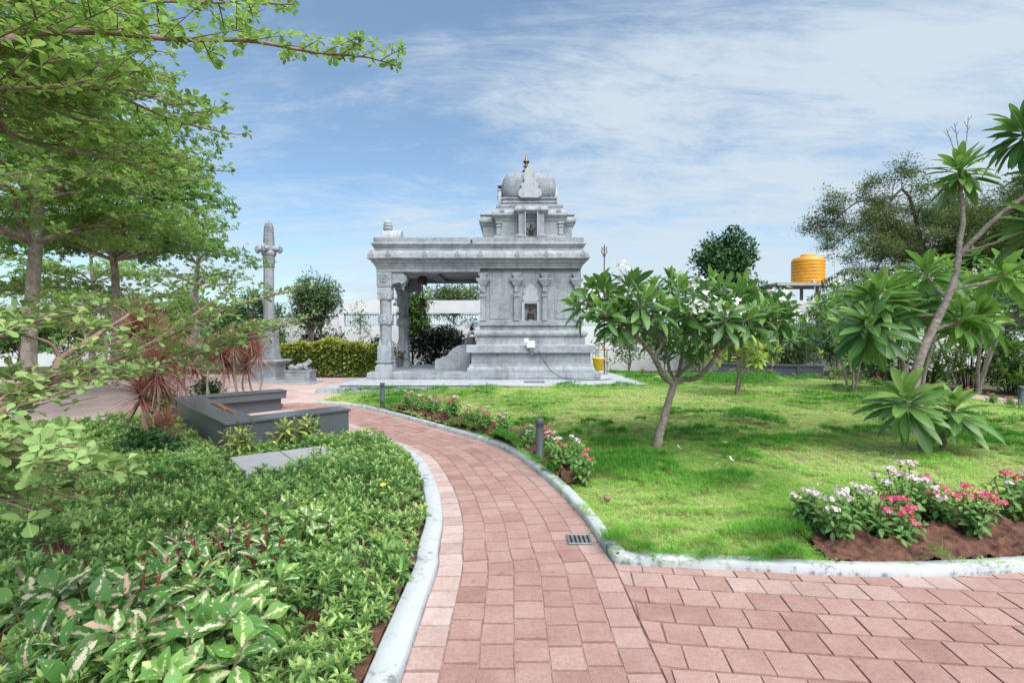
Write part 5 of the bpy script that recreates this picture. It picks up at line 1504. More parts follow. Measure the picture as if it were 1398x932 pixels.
# the frangipani in the middle of the lawn
rng = np.random.default_rng(31)
FY = 7.25
bz = float(lawn_h(2.05, FY))
b0_ = W(897, 615, FY); b0_[2] = bz - .03
ct = thing('frangipani_tree', 'spreading frangipani with one leaning trunk and white flowers in the middle of the lawn', 'tree', tuple(b0_))
def z6(a, b, dy=0.0): return W(780 + a / 2.9125, 320 + b / 2.9125, FY + dy)
limbs = [([b0_, z6(355, 780), z6(380, 690, .02), z6(408, 592, .03)], .062, .046),
         ([z6(408, 596, .03), z6(368, 565, -.05), z6(330, 490, -.2), z6(280, 425, -.35), z6(215, 362, -.5), z6(170, 310, -.55)], .042, .020),
         ([z6(330, 490, -.2), z6(350, 455, -.1), z6(372, 410, .1)], .022, .016),
         ([z6(408, 592, .03), z6(440, 575, .05), z6(490, 574, -.1), z6(545, 530, -.25), z6(585, 465, -.35), z6(650, 425, -.4), z6(730, 385, -.3)], .040, .020),
         ([z6(583, 468, -.35), z6(585, 420, -.5), z6(588, 375, -.55)], .022, .017),
         ([z6(408, 592, .03), z6(425, 545, .25), z6(438, 490, .45), z6(446, 400, .6)], .032, .02),
         ([z6(415, 580, .03), z6(390, 540, .35), z6(375, 470, .7), z6(330, 400, .95)], .028, .018),
         ([z6(425, 560, .1), z6(470, 520, .4), z6(530, 470, .75), z6(600, 430, 1.0)], .026, .018)]
tipz = [(128, 200, -.4), (60, 262, -.7), (120, 300, -.9), (212, 300, -.7), (235, 205, -.3), (290, 262, -.85), (335, 205, .1), (352, 300, -.75), (425, 285, -.6), (395, 185, .4), (470, 320, -.7), (455, 225, .2),
        (540, 250, -.5), (590, 215, -.1), (612, 325, -.95), (660, 270, -.5), (700, 335, -.8), (765, 300, -.5), (805, 320, -.2), (690, 225, .3), (560, 180, .5), (270, 345, .6), (500, 395, -.3), (180, 250, .5),
        (300, 300, 1.0), (400, 330, 1.0), (500, 300, .9), (640, 310, .9), (720, 290, .5), (840, 290, .0), (445, 430, .1), (540, 420, .8), (330, 395, .95), (640, 400, .4)]
tips = [z6(*q) for q in tipz]
fl = [z6(492, 190, .0), z6(520, 245, -.5), z6(600, 275, -1.0), z6(655, 285, -.9), z6(470, 295, -.8), z6(515, 285, -.8), z6(855, 265, -.2), z6(895, 310, -.2), z6(215, 140, -.3), z6(545, 268, -.6), z6(845, 240, -.1), z6(85, 242, -.8)]
tips += [z6(a, b, c) for a, b, c in ((150, 240, .2), (95, 215, -.1), (260, 215, .6), (310, 245, .5), (375, 240, .7), (430, 215, -.2), (505, 230, .5), (575, 255, .4), (620, 215, .6), (680, 290, .3), (735, 255, .1), (800, 270, .3), (20, 285, -.5), (175, 330, -.8), (265, 300, .2), (400, 300, -.1), (560, 310, -.2), (440, 340, .4), (740, 345, -.4), (600, 380, .1), (850, 325, -.3), (510, 340, .3))]
rosette_tree(ct, limbs, tips, LF_FRAN, (.28, .40), 22, rng, wid=(.25, .31), flowers=fl, polar=(15, 108))

# the big leaning frangipani on the right
rng = np.random.default_rng(37)
FY = 6.95
b0_ = W(1263, 613, FY); b0_[2] = float(lawn_h(b0_[0], FY)) - .03
rt = thing('leaning_frangipani_tree', 'large frangipani with a tall bent bare trunk on the right of the lawn', 'tree', tuple(b0_))
V_ = lambda a, b, dy=0.0: W(a, b, FY + dy)
limbs = [([b0_, V_(1253, 565), V_(1247, 530), V_(1255, 490), V_(1274, 447), V_(1297, 400), V_(1308, 362), V_(1309, 335), V_(1314, 308), V_(1311, 262)], .073, .026),
         ([V_(1309, 350), V_(1335, 322, -.1), V_(1362, 296, -.2), V_(1400, 268, -.3), V_(1440, 230, -.3)], .034, .024),
         ([V_(1312, 346), V_(1345, 336, -.2), V_(1400, 317, -.4), V_(1440, 300, -.5)], .020, .015),
         ([V_(1250, 545), V_(1236, 508, .2), V_(1224, 475, .1), V_(1207, 453, -.1), V_(1198, 425, -.2)], .040, .026),
         ([V_(1272, 452), V_(1290, 445, .25), V_(1310, 440, .4)], .022, .018),
         ([V_(1286, 616, .1), V_(1288, 598, .1), V_(1272, 582, .1), V_(1258, 575, .05)], .034, .03),
         ([V_(1286, 600, .1), V_(1300, 578, .0), V_(1302, 562, -.1)], .024, .02),
         ([V_(1249, 560), V_(1240, 556, -.2), V_(1236, 548, -.25)], .02, .02),
         ([V_(1292, 408), V_(1278, 392, .6), V_(1266, 376, 1.15)], .022, .016), ([V_(1300, 395), V_(1335, 388, .5), V_(1371, 377, .88)], .022, .016), ([V_(1290, 446, .25), V_(1315, 440, .5), V_(1334, 433, .68)], .018, .015), ([V_(1222, 475, .1), V_(1195, 465, .2), V_(1176, 455, .25)], .022, .016)]
limbs[5][0][0][2] = .08
tips = [V_(1311, 228), V_(1398, 176, -.1), V_(1440, 222, -.3), V_(1436, 298, -.5), V_(1196, 405, -.2), V_(1313, 436, .4), V_(1236, 545, -.3), V_(1302, 556, -.1), V_(1175, 452, .25), V_(1205, 398, .15), V_(1188, 440, -.35), V_(1335, 430, .7), V_(1265, 372, 1.2), V_(1372, 372, .9), V_(1228, 420, .5)]
rosette_tree(rt, limbs, tips[:5] + tips[6:8] + tips[9:11] + tips[14:15], LF_FRAN, (.46, .64), 50, rng, wid=(.19, .26), polar=(18, 126), droop=(.08, .38), tipr=.026, tint=(.15, 1),
             flowers=[V_(1196, 392, -.35)])
# its light-leaved side shoots
L = Leaves(T_LONG)
C = np.array([tips[5], tips[8], tips[11], tips[12], tips[13]]); L.rosettes(C, np.array([[.25, -.3, .6], [-.5, -.1, .8], [.4, 0, .7], [-.1, 0, 1], [.2, 0, 1]]), 40, (.48, .66), (25, 125), (.22, .29), (.1, .45), .1, (0, 1), .16, rng, base=.02)
L.rosettes([tips[0], tips[1]], [[0, -.1, 1]] * 2, 15, (.38, .55), (88, 150), (.22, .3), (.1, .4), .12, (0, 1), .22, rng, base=.02)
L.build('light_foliage', LF_FRAN_L, rt)
for a, b in (((1309, 232), (1303, 168)), ((1312, 230), (1322, 160)), ((1308, 232), (1292, 176))):
    q = MB(); p0, p1 = V_(*a), V_(*b, -.05); q.tube(smooth_path([p0, (p0 + p1) / 2 + np.array([.02, 0, 0]), p1], 8), np.linspace(.008, .004, 8), 5)
    for j in range(3): q.tube([p0 + (p1 - p0) * (.7 + .1 * j), p0 + (p1 - p0) * (.8 + .1 * j) + np.array([(-1) ** j * .05, 0, .02])], .004, 4)
    q.build('flower_stalk', BK_FRAN, rt)

# frangipanis farther back
def small_fran(base, h, spread, ntip, mat, label, seed, ln=(.28, .4), n=16, flowers=0, tint=(0, 1), stems=3, fl=.05, low_=.45, rr=.032):
    rng = np.random.default_rng(seed)
    t = thing('frangipani_tree', label, 'tree', base)
    b = np.array(base, float); limbs = []
    for k in range(stems):
        a = rng.uniform(0, 6.28); d = np.array([math.cos(a), math.sin(a), 0])
        limbs.append(([b + d * .06 + np.array([0, 0, -.04]), b + d * spread * .2 + np.array([0, 0, h * .3]), b + d * spread * .45 + np.array([0, 0, h * .62])], rr, rr * .55))
    tips = []
    for k in range(ntip):
        a = k * 2.4 + rng.uniform(-.3, .3); r = spread * math.sqrt((k + .5) / ntip)
        tips.append(b + np.array([r * math.cos(a), r * math.sin(a), h * (low_ + (1 - low_) * (1 - .55 * (r / spread) ** 2)) * rng.uniform(.88, 1.05)]))
    f = [tips[i] + np.array([rng.normal(0, .08), -.12, .22]) for i in rng.permutation(ntip)[:flowers]]
    return rosette_tree(t, limbs, tips, mat, ln, int(n * 1.5), rng, flowers=f, tint=tint, tipr=.014, fl=fl)

zz = lambda x, y: float(lawn_h(x, y))
p = G(1003, 540, .2); small_fran((p[0], p[1], zz(p[0], p[1])), 1.45, 1.0, 17, LF_FRAN_Y, 'young frangipani with several thin stems and yellowish leaves behind the middle tree', 41, ln=(.3, .42), n=15, low_=.4)
small_fran((13.5, 14.9, .02), 3.2, 2.1, 46, LF_FRAN, 'dark leaved frangipani with many white flower clusters at the right edge', 43, ln=(.28, .40), n=17, flowers=13, tint=(0, .5), fl=.075, low_=.3, rr=.05)
small_fran((10.2, 12.9, .05), 3.0, 1.5, 26, LF_FRAN_L, 'light green frangipani standing close behind the leaning trunk', 47, ln=(.36, .50), n=17, flowers=3, stems=4, fl=.075, rr=.04, low_=.3)
small_fran((15.6, 18.0, .02), 4.3, 2.2, 34, LF_FRAN_L, 'light green frangipani towering behind the dark leaved one at the right', 53, ln=(.36, .52), n=17, flowers=4, stems=3, fl=.08, rr=.05)
small_fran((12.0, 23.5, .02), 2.2, 1.4, 22, LF_FRAN, 'small frangipani behind the far granite bench', 59, ln=(.25, .38), n=16, flowers=0, stems=4, tint=(.2, .9))
small_fran((8.9, 13.4, .1), 2.75, 1.15, 17, LF_FRAN_L, 'light green frangipani between the middle tree and the leaning trunk', 61, ln=(.34, .48), n=16, flowers=2, stems=3, tint=(0, .8), fl=.07, low_=.5)


# ------------------------------------------------------------------ broad-leaved trees and shrubs
def clump_plant(name, label, cat, base, h, rx, ry, z0, nclump, cr, leaves, mat, tpl=T_SIMPLE, ln=(.08, .14), wid=(.4, .6), trunk_r=.1, seed=1, bark=None, lumps=5, stems=1, tint=(0, 1), group=None, shell=.55, limb_every=1, lift=.6, droop=(0, .4), squash=1.0):
    """a crown of leaf clumps spread over uneven lobes, each clump carried by a limb"""
    rng = np.random.default_rng(seed)
    t = thing(name, label, cat, base, group); b = np.array(base, float)
    wood = MB()
    cz = (z0 + h) / 2; hz = (h - z0) / 2
    lobes = [(rng.normal(0, .32, 3) * np.array([rx, ry, hz]), rng.uniform(.5, .78)) for _ in range(lumps)]
    C = []
    while len(C) < nclump:
        l, s = lobes[rng.integers(lumps)]
        v = nrm(rng.normal(0, 1, 3)); v[2] = abs(v[2]) * 1.0 if rng.uniform() < .6 else v[2]
        q = l + v * np.array([rx, ry, hz]) * s * rng.uniform(shell, 1.0)
        if np.sum((q / np.array([rx, ry, hz])) ** 2) > 1.25: continue
        C.append(b + q + np.array([0, 0, cz]))
    C = np.array(C)
    tops = []
    for k in range(stems):
        a = rng.uniform(0, 6.28); r = 0 if stems == 1 else .12 + .02 * stems
        p0 = b + np.array([r * math.cos(a), r * math.sin(a), -.05]); p1 = b + np.array([rx * .25 * math.cos(a) * (stems > 1), ry * .25 * math.sin(a) * (stems > 1), z0 * .6 + .25 * h])
        p2 = b + np.array([rng.normal(0, .1) * rx, rng.normal(0, .1) * ry, cz + .4 * hz])
        P = smooth_path([p0, p1, p2], 10); wood.tube(P, np.linspace(trunk_r, trunk_r * .3, 10), 9)
        tops.append(P)
    TP = np.vstack(tops)
    for c in C[::limb_every]:
        dd = np.linalg.norm(TP - c, axis=1) + np.where(TP[:, 2] > c[2] - .1 * h, 2, 0)
        p = TP[int(np.argmin(dd))]
        wood.tube([p, (p + c) / 2 + np.array([0, 0, .06 * h]), c], [trunk_r * .28, trunk_r * .16, trunk_r * .05], 5, False)
    wood.build('trunk' if stems == 1 else 'stems', bark or BK_DARK, t)
    m = leaves
    out = nrm(C - (b + np.array([0, 0, cz - .3 * hz])))
    off = rng.normal(0, 1, (len(C), m, 3)); off = off / np.maximum(1, np.linalg.norm(off, axis=2, keepdims=True)) * cr * np.array([1, 1, squash])
    P = (C[:, None] + off).reshape(-1, 3)
    D = nrm(np.repeat(out, m, 0) * .5 + rng.normal(0, .75, P.shape) + np.array([0, 0, -.15]))
    N = nrm(np.array([0, 0, lift]) + np.repeat(out, m, 0) * .5 + rng.normal(0, .35, P.shape)); N = nrm(N - D * (N * D).sum(1, keepdims=True))
    tt = np.clip(np.repeat(rng.uniform(tint[0], tint[1], len(C)), m) * .55 + rng.uniform(tint[0], tint[1], len(P)) * .45, 0, 1)
    L = Leaves(tpl); L.add(P, D, N, rng.uniform(ln[0], ln[1], len(P)), rng.uniform(wid[0], wid[1], len(P)), rng.uniform(droop[0], droop[1], len(P)), tt)
    L.build('crown' if cat == 'tree' else 'foliage', mat, t)
    return t


LF_BACK = m_leaf('grey_green_leaf', (.045, .10, .04), (.10, .17, .07), trans=.28, rough=.4, third=(.17, .23, .12))
p = W(428, 0, 22.5); clump_plant('round_tree', 'round grey-green tree with drooping leaves rising behind the clipped hedge', 'tree', (p[0], 22.5, 0), 4.4, 1.4, 1.2, 1.2, 230, .28, 40, LF_BACK, T_LANCE, (.12, .21), (.26, .36), .07, 71, stems=3, lumps=7, droop=(.2, .7), lift=.3)
p = W(355, 0, 24); clump_plant('leafy_tree', 'small dark leafy tree behind the tall stone pillar', 'tree', (p[0], 24.5, 0), 4.0, 1.4, 1.1, .6, 110, .30, 34, LF_DARK, T_SIMPLE, (.10, .17), (.4, .55), .07, 73, lumps=6)
p = W(562, 0, 23.6); clump_plant('mango_tree', 'dark tree with long leaves seen between and behind the porch pillars', 'tree', (p[0], 23.8, 0), 4.2, .95, .8, .9, 120, .26, 30, m_leaf('long_leaf', (.025, .08, .018), (.07, .16, .03), trans=.3, third=(.22, .34, .06)), T_LANCE, (.16, .28), (.24, .32), .06, 79, droop=(.3, .9), lift=.3, lumps=6)
p = W(620, 0, 40); clump_plant('distant_tree', 'pale olive tree beyond the boundary wall, framed by the porch opening', 'tree', (p[0], 40, 0), 6.0, 2.6, 2, 2.4, 120, .5, 36, LF_MID, T_SIMPLE, (.16, .28), (.4, .6), .16, 83, lumps=7)
p = W(497, 0, 24.3); clump_plant('sapling', 'thin sapling with sparse leaves in front of the railed wall behind the hedge', 'sapling', (p[0], 23.6, 0), 3.4, .65, .5, 1.0, 26, .22, 12, LF_MID, T_LANCE, (.12, .20), (.28, .4), .02, 87, lumps=5, shell=.2)
p = W(990, 0, 29); clump_plant('dome_tree', 'dense dark green tree rising behind the middle frangipani', 'tree', (p[0] - .2, 29, 0), 7.7, 1.85, 1.7, 3.2, 190, .36, 36, LF_DARK, T_OVAL, (.16, .26), (.45, .6), .13, 89, lumps=8)
p = W(1038, 0, 28); clump_plant('dark_shrub_tree', 'lower dark tree with feathery side shoots right of the dense dome tree', 'tree', (p[0] - .4, 28, 0), 4.9, 1.1, 1.0, 2.0, 60, .32, 26, LF_DARK, T_LANCE, (.18, .30), (.28, .4), .09, 97, lumps=5)
LF_OLIVE = m_leaf('olive_feather_leaf', (.065, .115, .035), (.12, .18, .055), trans=.4, rough=.5, third=(.19, .21, .10))
BK_GREY = m_bark('grey_twig', (.17, .13, .115), (.10, .075, .07), 8, .4, .4)
# big sparse acacia-like tree on the right: hand-laid limbs, fine twigs and feathery leaflets
def acacia(base, h, rad, label, seed, ncl=900):
    rng = np.random.default_rng(seed)
    t = thing('acacia_tree', label, 'tree', base); b = np.array(base, float); wood = MB(); C = []
    tr = smooth_path([b + (0, 0, -.05), b + (.1, 0, h * .22), b + (-.1, .1, h * .42)], 8); wood.tube(tr, np.linspace(.32, .24, 8), 10)
    tops = []
    for k in range(11):
        a = k * .571 + rng.normal(0, .15); r = rad * rng.uniform(.75, 1.05); hz = h * rng.uniform(.68, .98)
        d = np.array([math.cos(a), math.sin(a), 0])
        P = smooth_path([tr[-1], tr[-1] + d * r * .3 + (0, 0, h * .16), b + d * r * .65 + (0, 0, hz * .88) + rng.normal(0, .3, 3), b + d * r + (0, 0, hz * (.78 if k % 3 else .6))], 14)
        wood.tube(P, np.linspace(.16, .03, 14), 7); tops.append(P[3:])
    TP = np.vstack(tops)
    for k in range(330):
        p = TP[rng.integers(len(TP))]; d = nrm(rng.normal(0, 1, 3) + np.array([0, 0, .5]) + nrm(p - b - (0, 0, h * .5)) * .7); l = rng.uniform(.7, 2.0)
        Q = smooth_path([p, p + d * l * .5 + rng.normal(0, .12, 3), p + d * l + rng.normal(0, .2, 3) + (0, 0, rng.normal(-.1, .2))], 6)
        wood.tube(Q, np.linspace(.028, .010, 6), 4, False)
        for j in range(5): 
            s0 = Q[rng.integers(2, 6)]; dd = nrm(d + rng.normal(0, .7, 3)); e = s0 + dd * rng.uniform(.3, .8)
            wood.tube([s0, (s0 + e) / 2 + rng.normal(0, .04, 3), e], [.009, .007, .005], 3, False); C.append(e); C.append((s0 + e) / 2)
        if rng.uniform() < .28:
            e = Q[-1] + nrm(d + np.array([0, 0, .5])) * rng.uniform(.4, .9); wood.tube([Q[-1], e], [.008, .004], 3, False)
    wood.build('trunk', BK_GREY, t)
    C = np.array(C); m = 38
    P = np.repeat(C, m, 0) + rng.normal(0, .24, (len(C) * m, 3)) * np.array([1.25, 1.25, .6])
    D = nrm(rng.normal(0, 1, P.shape) * np.array([1, 1, .5])); N = nrm(np.array([0, 0, 1.0]) + rng.normal(0, .4, P.shape)); N = nrm(N - D * (N * D).sum(1, keepdims=True))
    L = Leaves(T_SIMPLE); L.add(P, D, N, rng.uniform(.09, .19, len(P)), rng.uniform(.4, .6, len(P)), 0, np.repeat(rng.uniform(0, 1, len(C)), m) * .6 + rng.uniform(0, .4, len(P))); L.build('crown', LF_OLIVE, t)
acacia((28.3, 33, 0), 12.6, 7.6, 'big thorny tree with a broad olive crown and bare twigs behind the water tank', 101)
acacia((37.0, 34, 0), 11.8, 6.5, 'second broad olive tree farther right, largely behind the leaning frangipani', 103)
# feathery palm-like fronds below the big tree
t = thing('feathery_shrub_tree', 'small tree with drooping feathery fronds below the big olive crown', 'tree', (15.8, 22.5, 0)); rng = np.random.default_rng(109)
q = MB(); q.tube(smooth_path([(15.8, 22.5, -.05), (15.75, 22.5, 2.2), (15.9, 22.4, 4.2)], 10), np.linspace(.10, .05, 10), 9); L = Leaves(T_LANCE)
for k in range(26):
    a = k * 2.4; st0 = np.array([15.85, 22.45, rng.uniform(3.2, 4.3)]); d = np.array([math.cos(a), math.sin(a), 0]); ln_ = rng.uniform(1.5, 2.6)
    P = smooth_path([st0, st0 + d * ln_ * .5 + (0, 0, .5), st0 + d * ln_ + (0, 0, rng.uniform(-.3, .35))], 16); q.tube(P, np.linspace(.02, .005, 16), 5, False)
    T = nrm(np.gradient(P, axis=0)); sv = nrm(np.cross(T, UP))
    for s_ in (-1, 1):
        for j in range(2):
            pp = P[2:] + T[2:] * .05 * j; D = nrm(T[2:] * .5 + sv[2:] * s_ + rng.normal(0, .12, (14, 3)) + np.array([0, 0, -.25])); N = nrm(np.cross(D, T[2:]) * 1.0); N = np.where(N[:, 2:3] < 0, -N, N)
            L.add(pp, D, N, rng.uniform(.30, .45, 14), .14, .35, rng.uniform(0, 1, 14))
q.build('trunk', BK_DARK, t); L.build('fronds', LF_MID, t)

# shrubs along the walls
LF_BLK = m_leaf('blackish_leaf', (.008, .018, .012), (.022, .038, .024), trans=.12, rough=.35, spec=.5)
LF_SHR = m_leaf('shrub_leaf', (.045, .125, .038), (.10, .22, .06), trans=.32, rough=.38, third=(.20, .33, .10))
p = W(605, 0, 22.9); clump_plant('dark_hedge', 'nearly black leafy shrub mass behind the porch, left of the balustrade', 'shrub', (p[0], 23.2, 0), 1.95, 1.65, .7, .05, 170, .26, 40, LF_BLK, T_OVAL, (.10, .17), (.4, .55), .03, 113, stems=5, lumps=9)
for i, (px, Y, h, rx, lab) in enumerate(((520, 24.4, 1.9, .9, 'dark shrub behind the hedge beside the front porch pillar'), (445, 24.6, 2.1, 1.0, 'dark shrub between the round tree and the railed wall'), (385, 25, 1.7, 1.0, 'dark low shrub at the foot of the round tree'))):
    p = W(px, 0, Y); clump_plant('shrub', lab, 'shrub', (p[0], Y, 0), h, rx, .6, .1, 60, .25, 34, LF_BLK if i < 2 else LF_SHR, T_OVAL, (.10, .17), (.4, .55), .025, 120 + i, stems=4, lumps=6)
for i, (px, Y, h, rx, lab) in enumerate(((856, 23.2, 2.9, 1.35, 'dark green shrub with a short trunk by the white wall right of the shrine'), (905, 24.2, 2.3, 1.1, 'dark green shrub just left of the middle frangipani trunk by the wall'), (1085, 25.3, 2.6, 1.5, 'green shrub in front of the wall below the water tank'), (955, 25, 2.1, 1.2, 'green shrub by the wall behind the middle frangipani'),
                                        (1145, 22.5, 2.2, 1.5, 'green shrub at the right end of the far granite bench'), (1020, 25.2, 1.9, 1.2, 'low shrub directly behind the far granite bench'))):
    p = W(px, 0, Y); clump_plant('shrub', lab, 'shrub', (p[0], Y, 0), h, rx, .8, .25, 80, .28, 34, LF_SHR, T_OVAL, (.10, .18), (.38, .5), .04, 130 + i, stems=2, lumps=6)
for i in range(9):
    x = 12.6 + .62 * i * (1 if i < 5 else .8); y = 18.6 - i * .78
    small = thing('broad_leaf_plant', 'upright pointed-leaved plant beyond the right-hand path, %s' % ('nearest the far bench', 'second from the far bench', 'third from the far bench', 'fourth from the far bench', 'midway along', 'fourth from the right end', 'third from the right end', 'second from the right end', 'last at the right')[i], 'plant', (x, y, 0), 'broad leaved plants beyond the path')
    rng = np.random.default_rng(150 + i); L = Leaves(T_LANCE); k = 60
    C = np.array([x, y, 0]) + np.stack([rng.normal(0, .42, k), rng.normal(0, .42, k), rng.uniform(.2, 1.5, k)], 1)
    L.rosettes(C, np.stack([rng.normal(0, .3, k), rng.normal(0, .3, k), np.ones(k)], 1), 8, (.25, .42), (15, 85), (.22, .32), (.2, .6), .1, (0, 1), .2, rng); L.build('foliage', LF_SHR if i % 3 == 1 else LF_FRAN_L, small)
    q = MB()
    for c in C[::2]: q.tube([(c[0] * .3 + x * .7, c[1] * .3 + y * .7, -.02), c], [.012, .008], 5, False)
    q.build('stems', mat_stalk if 'mat_stalk' in globals() else BK_DARK, small)
p = W(1350, 0, 22); clump_plant('leafy_tree', 'mid green leafy tree behind the frangipanis at the right edge', 'tree', (21, 22, 0), 4.6, 3.0, 1.5, .6, 150, .42, 34, LF_SHR, T_OVAL, (.16, .26), (.4, .5), .1, 171, lumps=9)
p = W(1180, 0, 26); clump_plant('leafy_tree', 'mid green leafy tree under the big olive crown behind the leaning frangipani', 'tree', (16.5, 25.2, 0), 4.0, 1.9, 1.1, .6, 120, .38, 34, LF_MID, T_OVAL, (.15, .24), (.4, .5), .1, 173, lumps=8)

for i, (px, Y, h, rx, lab) in enumerate(((15, 25, 3.4, 2.0, 'green bushes farthest left in front of the white building'), (95, 27, 3.3, 1.9, 'green bush in front of the white building right of the spotted trunk'), (190, 26, 3.8, 1.8, 'green bush between the two nearer trunks at the back of the square'), (255, 27, 4.2, 1.7, 'tall bush at the back of the square behind the red dracaenas'), (315, 26, 3.6, 1.5, 'dense bush at the back of the square left of the tall stone pillar'))):
    p = W(px, 0, Y); clump_plant('shrub', lab, 'shrub', (p[0], Y, 0), h, rx, .9, .1, 130, .34, 36, (LF_SHR, LF_TERM)[i % 2], T_OVAL, (.13, .22), (.4, .5), .04, 190 + i, stems=3, lumps=7)
# clipped yellow-green hedge
LF_HEDGE = m_leaf('hedge_leaf', (.055, .12, .025), (.28, .34, .055), trans=.3, rough=.36, third=(.54, .55, .14))
hx0, hx1 = W(384, 0, 21.2)[0], W(520, 0, 21.2)[0]
t = thing('hedge', 'clipped yellow-green hedge running from the tall pillar to the porch', 'hedge', ((hx0 + hx1) / 2, 21.6, 0)); rng = np.random.default_rng(181)
n = 15000
x = rng.uniform(hx0, hx1, n); y = rng.uniform(21.1, 22.2, n); z = rng.uniform(.12, 1.5, n); top = 1.42 + .1 * np.sin(x * 2.3) + .07 * np.sin(x * 5.1 + y)
f = rng.uniform(0, 1, n); face = rng.uniform(0, 1, n)
y = np.where(face < .55, 21.1 + .16 * np.abs(rng.normal(0, 1, n)) + .12 * (vnoise(x, z, 4, 3) - .5), y); z = np.where(face >= .55, top - .14 * np.abs(rng.normal(0, 1, n)), z)
k = (z < top)
x, y, z, top = x[k], y[k], z[k], top[k]; n = len(x)
D = nrm(np.stack([rng.normal(0, .7, n), -np.abs(rng.normal(.4, .5, n)), rng.normal(.15, .5, n)], 1)); N = nrm(np.stack([rng.normal(0, .3, n), -.4 + rng.normal(0, .3, n), np.ones(n)], 1)); N = nrm(N - D * (N * D).sum(1, keepdims=True))
new = (z > top - .28) | (rng.uniform(0, 1, n) < .22)  # paler leaves towards the top, plus a random scatter below
tt = np.where(new, rng.uniform(.45, 1, n), rng.uniform(0, .42, n))
L = Leaves(T_OVAL); L.add(P_ := np.stack([x, y, z], 1), D, N, rng.uniform(.11, .20, n), rng.uniform(.42, .56, n), rng.uniform(0, .4, n), tt); L.build('foliage', LF_HEDGE, t)
q = MB()
for k in range(46):
    xx = rng.uniform(hx0, hx1); yy = rng.uniform(21.3, 22); q.tube([(xx, yy, -.02), (xx + rng.normal(0, .1), yy + rng.normal(0, .1), .7), (xx + rng.normal(0, .2), yy + rng.normal(0, .15), 1.25)], [.02, .015, .008], 5, False)
q.build('stems', BK_DARK, t)

# ------------------------------------------------------------------ red dracaenas
BK_CANE = m_bark('pale_cane', (.34, .29, .235), (.20, .16, .13), 22, .3, .4)
LF_RED = m_leaf('red_blade', (.24, .085, .068), (.42, .21, .165), trans=.3, rough=.42, third=(.60, .43, .33))
def dracaena(base, heads, label, seed, ln=(.42, .62), nb=95, wid=.031):
    rng = np.random.default_rng(seed); t = thing('red_dracaena', label, 'plant', base, 'red dracaenas behind the bench'); b = np.array(base, float)
    for h in heads:
        h = np.asarray(h, float); q = MB()
        mid = (b + h) / 2 + rng.normal(0, .09, 3)
        q.tube(smooth_path([b + np.r_[rng.normal(0, .05, 2), -.03], mid, h], 14), np.linspace(.026, .017, 14), 8); q.build('cane', BK_CANE, t)
        L = Leaves(T_BLADE); ax = nrm(nrm(h - mid) + np.array([0, 0, .6]))
        L.rosettes([h], [ax], int(nb * 2.3), ln, (8, 128), (wid * .8, wid * 1.3), (.02, .32), .22, (0, 1), .2, rng, base=.01); L.build('leaf_tuft', LF_RED, t)
dracaena((-4.98, 7.0, 0), [W(190, 527, 7.0), W(214, 497, 7.2)], 'red-brown dracaena with a large round tuft left of the bench corner', 201, (.5, .72), 130)
dracaena((-4.75, 6.75, 0), [W(208, 590, 6.8), W(228, 575, 6.9)], 'low red dracaena tuft close to the soil in front of the taller one', 203, (.35, .5), 100)
dracaena((-5.7, 7.9, 0), [W(186, 440, 7.9), W(205, 452, 8.0), W(222, 478, 7.8)], 'tallest pinkish dracaena rising behind the low tree limbs', 205, (.5, .75), 120)
dracaena((-6.6, 11.2, 0), [W(285, 480, 11.2), W(262, 492, 11.3), W(300, 470, 11.4)], 'dark red dracaena behind the rear corner of the bench', 207, (.5, .7), 110)
dracaena((-6.2, 11.7, 0), [W(318, 462, 11.6), W(308, 486, 11.7)], 'dark red dracaena between two others behind the rear arm of the bench', 209, (.5, .7), 110)
dracaena((-5.95, 11.9, 0), [W(343, 455, 11.9), W(338, 492, 11.9), W(352, 474, 12.0)], 'red dracaena nearest the tall stone pillar behind the rear arm of the bench', 211, (.5, .7), 110)
dracaena((-6.9, 10.9, 0), [W(240, 500, 10.8), W(255, 480, 11.0)], 'red dracaena overhanging the path side behind the large round tuft', 213, (.5, .7), 100)
# ================================================================== the planted bed on the left
BK_GREEN = m_bark('green_stem', (.14, .17, .06), (.10, .10, .045), 20, .4, .2)
LF_GC = m_leaf('groundcover_leaf', (.085, .215, .062), (.235, .43, .12), rib=None, trans=.48, rough=.34, third=(.50, .64, .23), spec=.5)
YEL = m_leaf('yellow_petal', (.75, .55, .03), (.80, .62, .06), trans=.2)


def dist_to(curve, x, y):
    c = curve[::4]
    return np.sqrt(np.min((x[:, None] - c[None, :, 0]) ** 2 + (y[:, None] - c[None, :, 1]) ** 2, axis=1))


BENCH_POLY = [tuple(A - u * .1 - w * .1), tuple(A + u * (LA + .05) - w * .06), tuple(A + u * (LA + .05) + w * BW), tuple(A + u * (LA) + w * LW), tuple(A - u * .06 + w * LW)]
COVER_POLY = quad(c0 - ua * .03 - va * .03, ua, 1.30, va, .93)
COVER_FREE = quad(c0 - ua * .03 - va * .03, ua, 1.14, va, 1.12)


def gc_height(x, y):
    h = .30 + .12 * (vnoise(x, y, 61, .9) - .5) + .20 * (vnoise(x, y, 62, 2.4) - .5)
    h = h * (.55 + .45 * sstep(0, 1.2, np.abs(x + .6)))
    dv = edge_d(x, y, BENCH_POLY)
    dc = edge_d(x, y, COVER_FREE)
    return h * (.45 + .55 * sstep(.15, 1.0, dv)) * (.5 + .5 * sstep(.0, .6, dc))


